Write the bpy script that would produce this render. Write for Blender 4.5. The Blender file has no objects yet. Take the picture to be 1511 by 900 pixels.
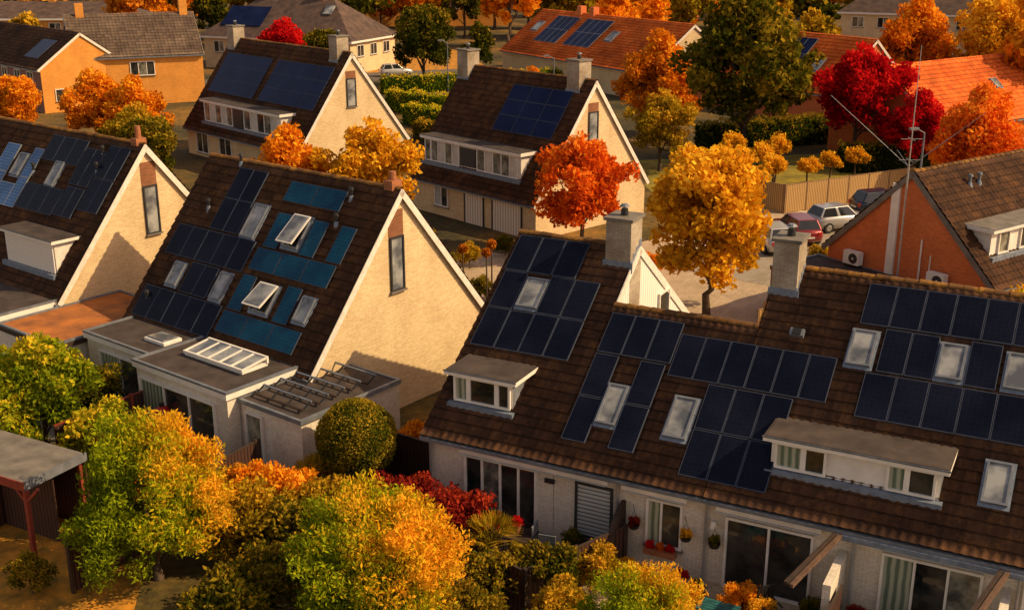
import bpy, math, random
import numpy as np
from mathutils import Matrix, Vector
scene=bpy.context.scene
R=math.radians
random.seed(3)

# ------------------------------------------------------------------ materials
MATS={}
def nt(name):
    m=bpy.data.materials.new(name); m.use_nodes=True
    n=m.node_tree; n.nodes.clear()
    o=n.nodes.new('ShaderNodeOutputMaterial')
    MATS[name]=m
    return m,n,o
def principled(n,o,rough=.7,metal=0,spec=.4):
    p=n.nodes.new('ShaderNodeBsdfPrincipled')
    p.inputs['Roughness'].default_value=rough; p.inputs['Metallic'].default_value=metal
    p.inputs['Specular IOR Level'].default_value=spec
    n.links.new(p.outputs[0],o.inputs[0]); return p
def ramp(n,fac,stops):
    r=n.nodes.new('ShaderNodeValToRGB'); e=r.color_ramp.elements
    e[0].position=stops[0][0]; e[0].color=(*stops[0][1],1)
    e[1].position=stops[-1][0]; e[1].color=(*stops[-1][1],1)
    for p,c in stops[1:-1]:
        k=e.new(p); k.color=(*c,1)
    if fac is not None: n.links.new(fac,r.inputs[0])
    return r
def noise(n,scale,detail=4,coord='Object',rough=.6,vec=None):
    t=n.nodes.new('ShaderNodeTexNoise'); t.inputs['Scale'].default_value=scale
    t.inputs['Detail'].default_value=detail; t.inputs['Roughness'].default_value=rough
    if vec is None:
        tc=n.nodes.new('ShaderNodeTexCoord'); vec=tc.outputs[coord]
    n.links.new(vec,t.inputs['Vector']); return t
def mixc(n,fac,a,b,mode='MIX'):
    m=n.nodes.new('ShaderNodeMix'); m.data_type='RGBA'; m.blend_type=mode
    for k,v in ((0,fac),(6,a),(7,b)):
        if hasattr(v,'is_output'): n.links.new(v,m.inputs[k])
        elif k==0: m.inputs[0].default_value=v
        else: m.inputs[k].default_value=(*v,1)
    return m.outputs[2]
def bump(n,p,h,strength=.3,dist=.02):
    b=n.nodes.new('ShaderNodeBump'); b.inputs['Strength'].default_value=strength; b.inputs['Distance'].default_value=dist
    n.links.new(h,b.inputs['Height']); n.links.new(b.outputs[0],p.inputs['Normal'])
def simple(name,c1,c2=None,scale=3,rough=.7,metal=0,b=.0,spec=.4,detail=3):
    m,n,o=nt(name); p=principled(n,o,rough,metal,spec)
    if c2 is None: c2=tuple(x*.75 for x in c1)
    t=noise(n,scale,detail); r=ramp(n,t.outputs['Fac'],[(.3,c2),(.7,c1)])
    n.links.new(r.outputs[0],p.inputs['Base Color'])
    if b: bump(n,p,t.outputs['Fac'],b,.03)
    return m
def brick(name,c1,c2,mortar,bw=.22,bh=.065,stain=(.5,.45,.38),amt=.35):
    m,n,o=nt(name); p=principled(n,o,.85)
    tc=n.nodes.new('ShaderNodeTexCoord')
    b=n.nodes.new('ShaderNodeTexBrick'); b.inputs['Scale'].default_value=1
    b.inputs['Brick Width'].default_value=bw; b.inputs['Row Height'].default_value=bh
    b.inputs['Mortar Size'].default_value=.007; b.inputs['Color1'].default_value=(*c1,1)
    b.inputs['Color2'].default_value=(*c2,1); b.inputs['Mortar'].default_value=(*mortar,1)
    n.links.new(tc.outputs['UV'],b.inputs['Vector'])
    t=noise(n,.6,5); r=ramp(n,t.outputs['Fac'],[(.35,stain),(.6,(1,1,1))])
    c=mixc(n,amt,b.outputs['Color'],r.outputs[0],'MULTIPLY')
    t2=noise(n,9,2); r2=ramp(n,t2.outputs['Fac'],[(.3,(.76,.74,.7)),(.62,(1,1,1))])
    c=mixc(n,.6,c,r2.outputs[0],'MULTIPLY')
    n.links.new(c,p.inputs['Base Color']); bump(n,p,b.outputs['Fac'],-.5,.01)
    return m
brick('cream_brick',(.86,.66,.39),(.70,.53,.30),(.52,.4,.25),amt=.28)
brick('white_brick',(.88,.81,.70),(.78,.71,.60),(.6,.54,.45),stain=(.6,.54,.45),amt=.4)
brick('orange_brick',(.86,.36,.055),(.72,.28,.04),(.55,.28,.08))
brick('red_brick',(.78,.19,.045),(.62,.14,.03),(.5,.22,.1),amt=.25)
brick('shaded_brick',(.36,.16,.13),(.27,.12,.1),(.24,.15,.13))  # purplish tone of brick in shade; the shade is painted into the colour
brick('brown_brick',(.34,.13,.06),(.24,.09,.035),(.16,.09,.05))
brick('grey_brick',(.52,.45,.35),(.42,.35,.27),(.3,.26,.2),stain=(.35,.28,.2),amt=.7)
simple('white_paint',(.86,.82,.76),(.70,.66,.59),2,.5)
simple('white_board',(.80,.75,.68),(.62,.56,.49),5,.6)
simple('dark_frame',(.04,.04,.045),None,3,.4)
simple('black_metal',(.02,.02,.022),None,3,.5)
simple('zinc',(.22,.24,.28),(.13,.145,.17),3,.5,.2)
simple('lead',(.22,.27,.35),(.13,.16,.21),5,.5,.1)
simple('bitumen',(.085,.062,.052),(.032,.024,.021),1.5,.85,b=.3,detail=5)
simple('bitumen_rust',(.55,.18,.03),(.17,.065,.025),.8,.85,b=.2,detail=5)
simple('concrete',(.22,.195,.165),(.12,.105,.09),2,.85,b=.2)
simple('clay',(.4,.15,.06),(.25,.09,.04),6,.8)
simple('wood_dark',(.06,.035,.025),(.03,.018,.012),5,.8)
simple('wood_brown',(.16,.09,.055),(.08,.045,.03),5,.8)
simple('wood_red',(.30,.05,.022),(.18,.03,.016),6,.7)
simple('wood_tan',(.34,.2,.09),(.2,.11,.05),5,.8)
simple('bark',(.12,.075,.045),(.05,.032,.022),8,.9,b=.5)
simple('red_plastic',(.6,.03,.02),(.4,.02,.015),6,.35)
simple('teal_plastic',(.03,.14,.14),(.02,.08,.08),6,.35)
simple('tyre',(.02,.02,.02),None,5,.8)
simple('chrome',(.6,.6,.6),None,5,.2,.9)
simple('blind',(.66,.62,.54),(.48,.45,.4),2,.6)
simple('grass_dry',(.75,.30,.022),(.13,.09,.012),1.6,.95,b=.4,detail=6)
simple('lawn',(.34,.25,.02),(.12,.10,.012),.7,.95,b=.4)
simple('asphalt',(.16,.13,.10),(.09,.08,.065),1.5,.9,b=.1)
simple('roof_slate',(.13,.08,.058),(.05,.032,.027),1.2,.85,b=.4)
def car_paint(name,c):
    m,n,o=nt(name); p=principled(n,o,.28,.4,.5); p.inputs['Base Color'].default_value=(*c,1)
    p.inputs['Coat Weight'].default_value=.8
car_paint('paint_silver',(.42,.42,.42)); car_paint('paint_red',(.25,.02,.02)); car_paint('paint_white',(.6,.58,.54)); car_paint('paint_dark',(.03,.035,.05))
def glassm(name,c1,c2,rough=.08,scale=.7):
    m,n,o=nt(name); p=principled(n,o,rough,0,.6)
    t=noise(n,scale,3); r=ramp(n,t.outputs['Fac'],[(.38,c1),(.62,c2)])
    n.links.new(r.outputs[0],p.inputs['Base Color'])
glassm('glass',(.010,.012,.014),(.06,.055,.045),.06,1.1)
glassm('glass_curtain',(.30,.29,.23),(.07,.07,.06),.15,1.8)
glassm('glass_sky',(.36,.37,.37),(.10,.11,.13),.12,1.1)
glassm('car_glass',(.02,.022,.025),(.03,.032,.035),.05)
m,n,o=nt('curtain'); p=principled(n,o,.3,0,.5)
tc=n.nodes.new('ShaderNodeTexCoord'); w=n.nodes.new('ShaderNodeTexWave'); w.inputs['Scale'].default_value=1.6; w.inputs['Distortion'].default_value=1.5
n.links.new(tc.outputs['UV'],w.inputs['Vector']); r=ramp(n,w.outputs['Fac'],[(.2,(.12,.17,.12)),(.8,(.40,.42,.32))]); n.links.new(r.outputs[0],p.inputs['Base Color'])
def ribs(name,c1,c2,scale,dirn='Y'):
    m,n,o=nt(name); p=principled(n,o,.6)
    tc=n.nodes.new('ShaderNodeTexCoord'); w=n.nodes.new('ShaderNodeTexWave'); w.inputs['Scale'].default_value=scale; w.bands_direction=dirn
    n.links.new(tc.outputs['UV'],w.inputs['Vector']); r=ramp(n,w.outputs['Fac'],[(.05,c2),(.3,c1)]); n.links.new(r.outputs[0],p.inputs['Base Color'])
    bump(n,p,w.outputs['Fac'],.4,.02)
ribs('garage_door',(.8,.72,.62),(.4,.35,.3),1.4,'X')
ribs('shutter',(.82,.76,.69),(.58,.53,.47),3)
ribs('slats',(.5,.52,.5),(.12,.12,.13),2.4)
ribs('fence_boards',(.5,.3,.11),(.13,.07,.03),2.2,'X')
ribs('dark_boards',(.07,.03,.02),(.012,.008,.006),2.2,'X')
ribs('white_clad',(.82,.79,.74),(.6,.56,.52),1.6,'X')
def panelm(name,c1,c2,line,amt,rough=.14,spec=.3):
    m,n,o=nt(name); p=principled(n,o,rough,0,spec)
    tc=n.nodes.new('ShaderNodeTexCoord')
    b=n.nodes.new('ShaderNodeTexBrick'); b.offset=0; b.inputs['Scale'].default_value=1
    b.inputs['Brick Width'].default_value=.156; b.inputs['Row Height'].default_value=.156; b.inputs['Mortar Size'].default_value=.005
    b.inputs['Color1'].default_value=(*c1,1); b.inputs['Color2'].default_value=(*c2,1)
    b.inputs['Mortar'].default_value=(*[a*(1-amt)+l*amt for a,l in zip(c1,line)],1)
    n.links.new(tc.outputs['UV'],b.inputs['Vector'])
    t=noise(n,.5,2); r=ramp(n,t.outputs['Fac'],[(.35,(.5,.55,.65)),(.65,(1.25,1.2,1.15))])
    c=mixc(n,.85,b.outputs['Color'],r.outputs[0],'MULTIPLY'); n.links.new(c,p.inputs['Base Color'])
panelm('panel_black',(.007,.009,.021),(.0055,.0075,.018),(.02,.025,.05),.35,.22,.09)
panelm('panel_navy',(.006,.013,.062),(.005,.011,.052),(.03,.04,.1),.35,.22,.12)
panelm('panel_teal',(.003,.058,.12),(.003,.045,.10),(.03,.13,.2),.5,.22,.16)
panelm('panel_blue',(.015,.10,.30),(.01,.08,.24),(.4,.45,.5),.7,.25,.3)
simple('panel_frame',(.075,.09,.13),(.05,.06,.09),3,.5,.1,spec=.15)
simple('alu',(.5,.52,.54),(.4,.42,.44),3,.35,.6)
def tilem(name,cols,lich,lamt=.5):
    m,n,o=nt(name); p=principled(n,o,.85,0,.2)
    tc=n.nodes.new('ShaderNodeTexCoord')
    fl=n.nodes.new('ShaderNodeVectorMath'); fl.operation='FLOOR'; n.links.new(tc.outputs['UV'],fl.inputs[0])
    wn=n.nodes.new('ShaderNodeTexWhiteNoise'); wn.noise_dimensions='2D'; n.links.new(fl.outputs[0],wn.inputs['Vector'])
    r=ramp(n,wn.outputs['Value'],[(0,cols[0]),(.5,cols[1]),(1,cols[2])])
    t=noise(n,1.9,7,rough=.8); rr=ramp(n,t.outputs['Fac'],[(.5,(0,0,0)),(.66,(lamt,)*3)])
    c=mixc(n,rr.outputs[0],r.outputs[0],lich)
    t2=noise(n,.4,3); r2=ramp(n,t2.outputs['Fac'],[(.3,(.55,.5,.5)),(.7,(1.25,1.2,1.1))])
    c=mixc(n,.9,c,r2.outputs[0],'MULTIPLY')
    fr=n.nodes.new('ShaderNodeVectorMath'); fr.operation='FRACTION'; n.links.new(tc.outputs['UV'],fr.inputs[0])
    sx=n.nodes.new('ShaderNodeSeparateXYZ'); n.links.new(fr.outputs[0],sx.inputs[0])
    r4=ramp(n,sx.outputs['Y'],[(.0,(1,1,1)),(.75,(1,1,1)),(.97,(.3,.28,.28))])
    c=mixc(n,.85,c,r4.outputs[0],'MULTIPLY')
    n.links.new(c,p.inputs['Base Color'])
tilem('tile_brown',[(.052,.026,.016),(.070,.035,.021),(.095,.047,.027)],(.24,.11,.034),.5)
tilem('tile_ridge',[(.10,.05,.022),(.15,.075,.026),(.2,.10,.028)],(.45,.22,.025),.85)
tilem('tile_orange',[(.74,.13,.02),(.82,.17,.027),(.9,.22,.04)],(.5,.16,.035),.4)
tilem('tile_grey',[(.12,.09,.075),(.16,.12,.1),(.2,.15,.12)],(.26,.18,.09),.4)
def leafm(name,d,mid,b,trans=.35,hb=.3,mp=.5):
    m,n,o=nt(name)
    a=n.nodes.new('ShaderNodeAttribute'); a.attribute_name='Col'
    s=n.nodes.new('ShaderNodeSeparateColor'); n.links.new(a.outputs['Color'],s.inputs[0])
    def ma(op,x,y):
        k=n.nodes.new('ShaderNodeMath'); k.operation=op
        for i,v in enumerate((x,y)):
            if hasattr(v,'is_output'): n.links.new(v,k.inputs[i])
            else: k.inputs[i].default_value=v
        return k.outputs[0]
    oi=n.nodes.new('ShaderNodeObjectInfo')
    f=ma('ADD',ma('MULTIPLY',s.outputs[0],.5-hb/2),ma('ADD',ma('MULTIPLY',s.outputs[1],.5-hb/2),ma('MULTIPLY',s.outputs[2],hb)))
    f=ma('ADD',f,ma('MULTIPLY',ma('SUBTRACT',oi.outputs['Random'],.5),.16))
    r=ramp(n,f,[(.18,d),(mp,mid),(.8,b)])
    df=n.nodes.new('ShaderNodeBsdfDiffuse'); tr=n.nodes.new('ShaderNodeBsdfTranslucent'); mx=n.nodes.new('ShaderNodeMixShader')
    mx.inputs[0].default_value=trans
    n.links.new(r.outputs[0],df.inputs[0]); n.links.new(r.outputs[0],tr.inputs[0])
    n.links.new(df.outputs[0],mx.inputs[1]); n.links.new(tr.outputs[0],mx.inputs[2]); n.links.new(mx.outputs[0],o.inputs[0])
leafm('leaf_orange',(.30,.08,.005),(.80,.25,.010),(.95,.46,.025))
leafm('leaf_gold',(.30,.15,.008),(.80,.39,.014),(.95,.58,.04))
leafm('leaf_redorange',(.42,.05,.006),(.85,.16,.012),(.95,.36,.03))
leafm('leaf_red',(.16,.003,.006),(.60,.008,.014),(.85,.03,.02))
leafm('leaf_wine',(.05,.005,.007),(.20,.012,.014),(.5,.06,.02))
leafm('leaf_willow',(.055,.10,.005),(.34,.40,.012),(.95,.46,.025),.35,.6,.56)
leafm('leaf_lime',(.05,.09,.005),(.28,.33,.012),(.8,.55,.03),.35,.4,.55)
leafm('leaf_olive',(.08,.075,.006),(.38,.25,.012),(.75,.42,.03))
leafm('leaf_green',(.018,.028,.004),(.085,.09,.007),(.42,.27,.02))
leafm('leaf_topiary',(.03,.045,.005),(.13,.12,.01),(.42,.27,.02),.2)
leafm('leaf_rust',(.16,.035,.005),(.52,.13,.010),(.8,.34,.03))

# ------------------------------------------------------------------ mesh helper
class MB:
    def __init__(s): s.v=[];s.f=[];s.m=[];s.uv=[];s.mats=[]
    def mi(s,name):
        if name not in s.mats: s.mats.append(name)
        return s.mats.index(name)
    def poly(s,pts,mat,uv=None):
        pts=[Vector(p) for p in pts]; k=len(s.v); s.v+= [tuple(p) for p in pts]
        s.f.append(tuple(range(k,k+len(pts)))); s.m.append(s.mi(mat))
        if uv is None:
            nrm=Vector((0,0,0))
            for i in range(len(pts)):
                a=pts[i];b=pts[(i+1)%len(pts)]; nrm+=a.cross(b)
            if nrm.length<1e-9: nrm=Vector((0,0,1))
            nrm.normalize()
            h=Vector((0,0,1)).cross(nrm)
            h=h.normalized() if h.length>.05 else Vector((1,0,0))
            vv=nrm.cross(h)
            uv=[(p.dot(h),p.dot(vv)) for p in pts]
        s.uv+=uv
    def box(s,a,b,mat,M=None,top=None):
        x0,y0,z0=a;x1,y1,z1=b
        c=[Vector(p) for p in ((x0,y0,z0),(x1,y0,z0),(x1,y1,z0),(x0,y1,z0),(x0,y0,z1),(x1,y0,z1),(x1,y1,z1),(x0,y1,z1))]
        if M is not None: c=[M@p for p in c]
        for i,q in enumerate(((3,2,1,0),(4,5,6,7),(0,1,5,4),(1,2,6,5),(2,3,7,6),(3,0,4,7))):
            s.poly([c[j] for j in q],top if (top and i==1) else mat)
    def cyl(s,p0,p1,r0,r1,mat,n=10,cap=True):
        p0=Vector(p0);p1=Vector(p1);d=(p1-p0).normalized()
        a=d.orthogonal().normalized();b=d.cross(a)
        A=[p0+(a*math.cos(t)+b*math.sin(t))*r0 for t in [2*math.pi*i/n for i in range(n)]]
        B=[p1+(a*math.cos(t)+b*math.sin(t))*r1 for t in [2*math.pi*i/n for i in range(n)]]
        for i in range(n):
            j=(i+1)%n; s.poly([A[i],A[j],B[j],B[i]],mat)
        if cap: s.poly(B,mat); s.poly(A[::-1],mat)
    def obj(s,name,parent=None,bevel=0,smooth=False):
        me=bpy.data.meshes.new(name); me.from_pydata(s.v,[],s.f)
        for mm in s.mats: me.materials.append(MATS[mm])
        me.polygons.foreach_set('material_index',s.m)
        u=me.uv_layers.new(name='UVMap'); u.data.foreach_set('uv',np.array(s.uv,dtype=np.float32).ravel())
        if smooth: me.polygons.foreach_set('use_smooth',[True]*len(me.polygons))
        me.update()
        ob=bpy.data.objects.new(name,me); scene.collection.objects.link(ob)
        if parent: ob.parent=parent
        if bevel or smooth:
            w=ob.modifiers.new('w','WELD'); w.merge_threshold=.0005
        if bevel:
            b=ob.modifiers.new('b','BEVEL'); b.width=bevel; b.segments=2; b.limit_method='ANGLE'
        return ob
def empty(name,loc,ang=0):
    e=bpy.data.objects.new(name,None); scene.collection.objects.link(e)
    e.location=loc; e.rotation_euler=(0,0,ang); e.empty_display_size=.2; return e

def tiles(name,parent,M,x0,x1,y0,y1,mat,tw=.24,tl=.34,amp=.035,step=.055,seg=4):
    nx=max(2,int(round((x1-x0)/tw))); ny=max(1,int(round((y1-y0)/tl)))
    xs=np.linspace(x0,x1,nx*seg+1); ph=np.linspace(0,nx,nx*seg+1)
    prof=amp*(np.cos(2*np.pi*ph)*.5+.5)**1.6
    ys=[];hs=[];tv=[]
    for k in range(ny):
        a=y0+(y1-y0)*k/ny; b=y0+(y1-y0)*(k+1)/ny
        ys+=[a,b-.002]; hs+=[step,0]; tv+=[k+.01,k+.99]
    ys=np.array(ys);hs=np.array(hs)
    rng=np.random.default_rng(len(name)+nx)
    X,Y=np.meshgrid(xs,ys); Z=hs[:,None]+prof[None,:]
    j=np.repeat(rng.normal(0,.005,(len(ys)//2+1,nx+1)),2,axis=0)[:len(ys)]
    Z=Z+np.repeat(j,seg,axis=1)[:,:len(xs)]
    sag=.03*np.sin(X*.7+1)*np.sin(Y*.6)
    Z=Z+.06+sag*.5+.01
    P=np.stack([X.ravel(),Y.ravel(),Z.ravel(),np.ones(X.size)],1)@np.array(M).T
    W=len(xs);Hh=len(ys)
    idx=np.arange(W*Hh).reshape(Hh,W)
    F=np.stack([idx[:-1,:-1],idx[:-1,1:],idx[1:,1:],idx[1:,:-1]],-1).reshape(-1,4)
    me=bpy.data.meshes.new(name); me.vertices.add(len(P)); me.vertices.foreach_set('co',P[:,:3].astype(np.float32).ravel())
    me.loops.add(F.size); me.loops.foreach_set('vertex_index',F.ravel().astype(np.int32))
    me.polygons.add(len(F)); me.polygons.foreach_set('loop_start',np.arange(0,F.size,4,dtype=np.int32)); me.polygons.foreach_set('loop_total',np.full(len(F),4,dtype=np.int32))
    U=np.stack(np.meshgrid(ph,np.array(tv)),-1).reshape(-1,2)
    Uf=U[F]; c=Uf.mean(1,keepdims=True); Uf=c+(Uf-c)*.98
    me.uv_layers.new(name='UVMap').data.foreach_set('uv',Uf.astype(np.float32).ravel())
    me.materials.append(MATS[mat]); me.update(); me.validate()
    ob=bpy.data.objects.new(name,me); scene.collection.objects.link(ob); ob.parent=parent; return ob

class House:
    def __init__(s,name,o,e,parent=None):
        s.ang=math.atan2(e[1],e[0])
        s.root=parent or empty(name,(o[0],o[1],0),s.ang)
    def seg(s,x0,x1,hw,ez,rz,wall,roof='tile_brown',verge=(1,1),ov=.35,tag='',tl=.34,tw=.24,gable=None,ridge='tile_ridge',ovx=.12,vm='white_board'):
        s.hw=hw;s.ez=ez;s.rz=rz;s.m=(rz-ez)/hw;s.al=math.atan(s.m)
        ca,sa=math.cos(s.al),math.sin(s.al)
        b=MB(); q=.03
        P=lambda x:[(x,0,-.3),(x,2*hw,-.3),(x,2*hw,ez-q),(x,hw,rz-q),(x,0,ez-q)]
        A=P(x0);B=P(x1)
        b.poly(A[::-1],gable or wall); b.poly(B,gable or wall)
        b.poly([A[0],B[0],B[4],A[4]],wall); b.poly([A[2],B[2],B[1],A[1]],wall)
        b.obj('walls'+tag,s.root)
        Ls=hw/ca
        vx0=x0-(ovx if verge[0] else 0); vx1=x1+(ovx if verge[1] else 0)
        for k,M in enumerate((s.M(0,0),s.Mb(0,0))):
            X0,X1=(vx0,vx1) if k==0 else (-vx1,-vx0)
            d=MB(); d.box((X0,-ov,0),(X1,Ls-.02,.06),'wood_dark',M); d.obj('roof_deck'+tag,s.root)
            tiles(('front' if k==0 else 'back')+'_roof_tiles'+tag,s.root,M,X0,X1,-ov-.05,Ls,roof,tw,tl)
            v=MB()
            for on,xx in zip(verge,(x0,x1)):
                if on:
                    xe=xx if k==0 else -xx
                    sgn=(-1 if xx==x0 else 1)*(1 if k==0 else -1)
                    a,c=sorted((xe+sgn*ovx,xe+sgn*(ovx+.03)))
                    v.box((a,-ov-.05,-.16),(c,Ls+.03,.07),vm,M)
            if v.f: v.obj('bargeboards'+tag,s.root)
        r=MB(); x=vx0; zt=rz+.07
        while x<vx1-.05:
            x2=min(x+.4,vx1); n=6
            jit=random.uniform(-.012,.012)
            ra,rb=.14,.115
            pa=[(x,hw+ra*math.cos(t)*1.1,zt+jit+ra*math.sin(t)*.8-.02) for t in [math.pi*i/n for i in range(n+1)]]
            pb=[(x2,hw+rb*math.cos(t)*1.1,zt+jit+rb*math.sin(t)*.8-.02) for t in [math.pi*i/n for i in range(n+1)]]
            for i in range(n):
                r.poly([pa[i],pb[i],pb[i+1],pa[i+1]],ridge,uv=[(x*3+.5,.5)]*4)
            r.poly(pa,ridge,uv=[(x*3+.5,.5)]*len(pa))
            x=x2
        r.obj('ridge_tiles'+tag,s.root)
        g=MB(); yy=-(ov+.05)*ca-.12; zz=ez-(ov)*sa
        g.box((vx0,yy,zz-.1),(vx1,yy+.12,zz+.0),'zinc')
        g.box((x0,yy+.12,zz-.16),(x1,-.02,zz-.12),'white_paint')
        g.obj('gutter'+tag,s.root)
        return s
    def M(s,x,w):
        ca,sa=math.cos(s.al),math.sin(s.al)
        return Matrix(((1,0,0,x),(0,ca,-sa,w),(0,sa,ca,s.ez+s.m*w),(0,0,0,1)))
    def Mb(s,x,w):
        ca,sa=math.cos(s.al),math.sin(s.al)
        return Matrix(((-1,0,0,x),(0,-ca,sa,2*s.hw-w),(0,sa,ca,s.ez+s.m*w),(0,0,0,1)))
    def panels(s,groups,mat,frame='panel_frame',name='solar_panels',fw=.02):
        b=MB(); ca=math.cos(s.al)
        for (x0,x1,wt,wb,nc,nr) in groups:
            pw=(x1-x0)/nc; ph=(wt-wb)/ca/nr
            for i in range(nc):
                for j in range(nr):
                    M=s.M(x0+i*pw,wb+j*(wt-wb)/nr)@Matrix.Rotation(random.uniform(-.004,.004),4,'X')
                    j1=random.uniform(-.006,.006)
                    b.box((.01,.01,.15),(pw-.01,ph-.01,.2+j1),frame,M)
                    z=.203+j1
                    c=[M@Vector(p) for p in ((.01+fw,.01+fw,z),(pw-.01-fw,.01+fw,z),(pw-.01-fw,ph-.01-fw,z),(.01+fw,ph-.01-fw,z))]
                    b.poly(c,mat,uv=[(0,0),(pw,0),(pw,ph),(0,ph)])
        return b.obj(name,s.root)
    def skylight(s,x,w,sw=.78,sh=1.15,open_=0,gm='glass_sky',name='skylight_window'):
        M=s.M(x,w)@Matrix.Translation((-sw/2,-sh/2,0)); b=MB()
        b.box((-.06,-.1,.1),(sw+.06,sh+.06,.16),'lead',M)
        t=.06
        b.box((0,0,.13),(t,sh,.25),'zinc',M); b.box((sw-t,0,.13),(sw,sh,.25),'zinc',M)
        b.box((t,0,.13),(sw-t,t,.25),'zinc',M); b.box((t,sh-t,.13),(sw-t,sh,.25),'zinc',M)
        if open_:
            K=M@Matrix.Translation((0,sh,.25))@Matrix.Rotation(-R(open_),4,'X')@Matrix.Translation((0,-sh,0))
            b.box((t,t,.17),(sw-t,sh-t,.19),'glass',M)
            b.box((0,0,0),(sw,sh,.05),'white_paint',K); b.box((t,t,.052),(sw-t,sh-t,.058),gm,K)
        else:
            b.box((t,t,.17),(sw-t,sh-t,.21),gm,M)
        b.obj(name,s.root)
    def pipe(s,x,w,h=.5,r=.06,mat='black_metal'):
        z=s.ez+s.m*w; b=MB(); b.cyl((x,w,z-.1),(x,w,z+h),r,r,mat); b.cyl((x,w,z+h),(x,w,z+h+.1),r*1.7,r*1.3,mat); b.cyl((x,w,z),(x,w,z+.25),r*2.2,r*1.2,'lead'); b.obj('vent_pipe',s.root)
    def chimney(s,x,y,sx,sy,zt,mat='grey_brick',zb=None,pots=1):
        b=MB(); zb=zb or s.ez
        b.box((x-sx/2,y-sy/2,zb),(x+sx/2,y+sy/2,zt),mat)
        b.box((x-sx/2-.07,y-sy/2-.07,zt),(x+sx/2+.07,y+sy/2+.07,zt+.1),'concrete')
        zf=s.ez+s.m*(y-sy/2)
        for k in range(4):
            yy=y-sy/2-.02+k*sy/4; zz=s.ez+s.m*yy
            for sg in (-1,1):
                if yy<s.hw: b.box((x+sg*(sx/2)-.015,yy,zz+.0),(x+sg*(sx/2)+.015,yy+sy/4,zz+.38),'lead')
        b.box((x-sx/2-.08,y-sy/2-.035,zf-.05),(x+sx/2+.08,y-sy/2,zf+.3),'lead')
        for i in range(pots):
            px=x+(i-(pots-1)/2)*.45
            b.cyl((px,y,zt+.1),(px,y,zt+.32),.13,.11,'black_metal'); b.cyl((px,y,zt+.38),(px,y,zt+.46),.17,.1,'zinc'); b.cyl((px,y,zt+.3),(px,y,zt+.39),.05,.05,'chrome')
        b.obj('chimney',s.root,bevel=.01)
def window(b,M,w,h,cols=2,rows=1,frame='white_paint',glass='glass',t=.07,depth=.08,split=None,sill=True,glasses=None):
    b.box((0,.0,0),(t,depth,h),frame,M); b.box((w-t,.0,0),(w,depth,h),frame,M)
    b.box((t,.0,0),(w-t,depth,t),frame,M); b.box((t,.0,h-t),(w-t,depth,h),frame,M)
    xs=[i*w/cols for i in range(cols+1)] if split is None else [q*w for q in split]
    for x in xs[1:-1]: b.box((x-t*.45,0,t),(x+t*.45,depth-.01,h-t),frame,M)
    for j in range(1,rows):
        z=j*h/rows; b.box((t,0,z-t*.4),(w-t,depth-.015,z+t*.4),frame,M)
    for i in range(len(xs)-1):
        g=glasses[i%len(glasses)] if glasses else glass
        a=xs[i]+t*.45 if i else t; c=xs[i+1]-t*.45 if i<len(xs)-2 else w-t
        pts=[M@Vector(p) for p in ((a,.03,t),(c,.03,t),(c,.03,h-t),(a,.03,h-t))]
        b.poly(pts,g,uv=[(a,t),(c,t),(c,h),(a,h)])
    if sill: b.box((-.05,0,-.06),(w+.05,depth+.05,-.002),'concrete',M)
def WM(x,y,z,face):
    if face=='f': X=(1,0,0);Y=(0,-1,0)
    elif face=='r': X=(0,1,0);Y=(1,0,0)
    elif face=='l': X=(0,-1,0);Y=(-1,0,0)
    else: X=(-1,0,0);Y=(0,1,0)
    return Matrix(((X[0],Y[0],0,x),(X[1],Y[1],0,y),(0,0,1,z),(0,0,0,1)))
def dormer(h,x0,x1,wf,zt,wins,cheek='zinc',face='white_paint',roofm='bitumen',zb=None,ov=.2,fas=.13,tag=''):
    b=MB(); zs=h.ez+h.m*wf+.1
    zb=zs if zb is None else zb
    wb=(zt-h.ez)/h.m
    b.poly([(x0,wf,zb),(x1,wf,zb),(x1,wf,zt),(x0,wf,zt)],face)
    for x in (x0,x1):
        b.poly([(x,wf,zb-.25),(x,wb+.1,zt),(x,wf,zt)],cheek)
    b.box((x0-ov,wf-ov-.02,zt),(x1+ov,wb+.15,zt+fas),face,top=roofm)
    b.box((x0-ov+.05,wf-ov+.03,zt+fas),(x1+ov-.05,wb+.15,zt+fas+.015),roofm)
    b.box((x0-ov-.02,wf-ov-.04,zt+fas-.03),(x1+ov+.02,wf-ov-.022,zt+fas+.02),'zinc')
    b.box((x0-.1,wf-.25,zb-.2),(x1+.1,wf-.002,zb-.0),'lead')
    for (xa,xb,cols,gl) in wins:
        window(b,WM(xa,wf-.002,zb+.03,'f'),xb-xa,zt-zb-.05,cols,1,'white_paint',glasses=gl,depth=.09,sill=False)
    b.obj('dormer'+tag,h.root)
def flatroof(h,x0,y0,x1,y1,z,wall,roof='bitumen',fas='white_paint',fh=.28,name='extension',o=.1):
    b=MB(); b.box((x0,y0,-.2),(x1,y1,z-fh),wall)
    b.box((x0-o,y0-o,z-fh),(x1+o,y1+.0,z-.06),fas,top=roof)
    e=.1
    for a,c in (((x0-o-.01,y0-o-.01),(x1+o+.01,y0-o+e)),((x0-o-.01,y1-e),(x1+o+.01,y1+.01)),((x0-o-.01,y0-o+e),(x0-o+e,y1-e)),((x1+o-e,y0-o+e),(x1+o+.01,y1-e))):
        b.box((a[0],a[1],z-.08),(c[0],c[1],z+.0),'zinc')
    b.obj(name,h.root)

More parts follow.
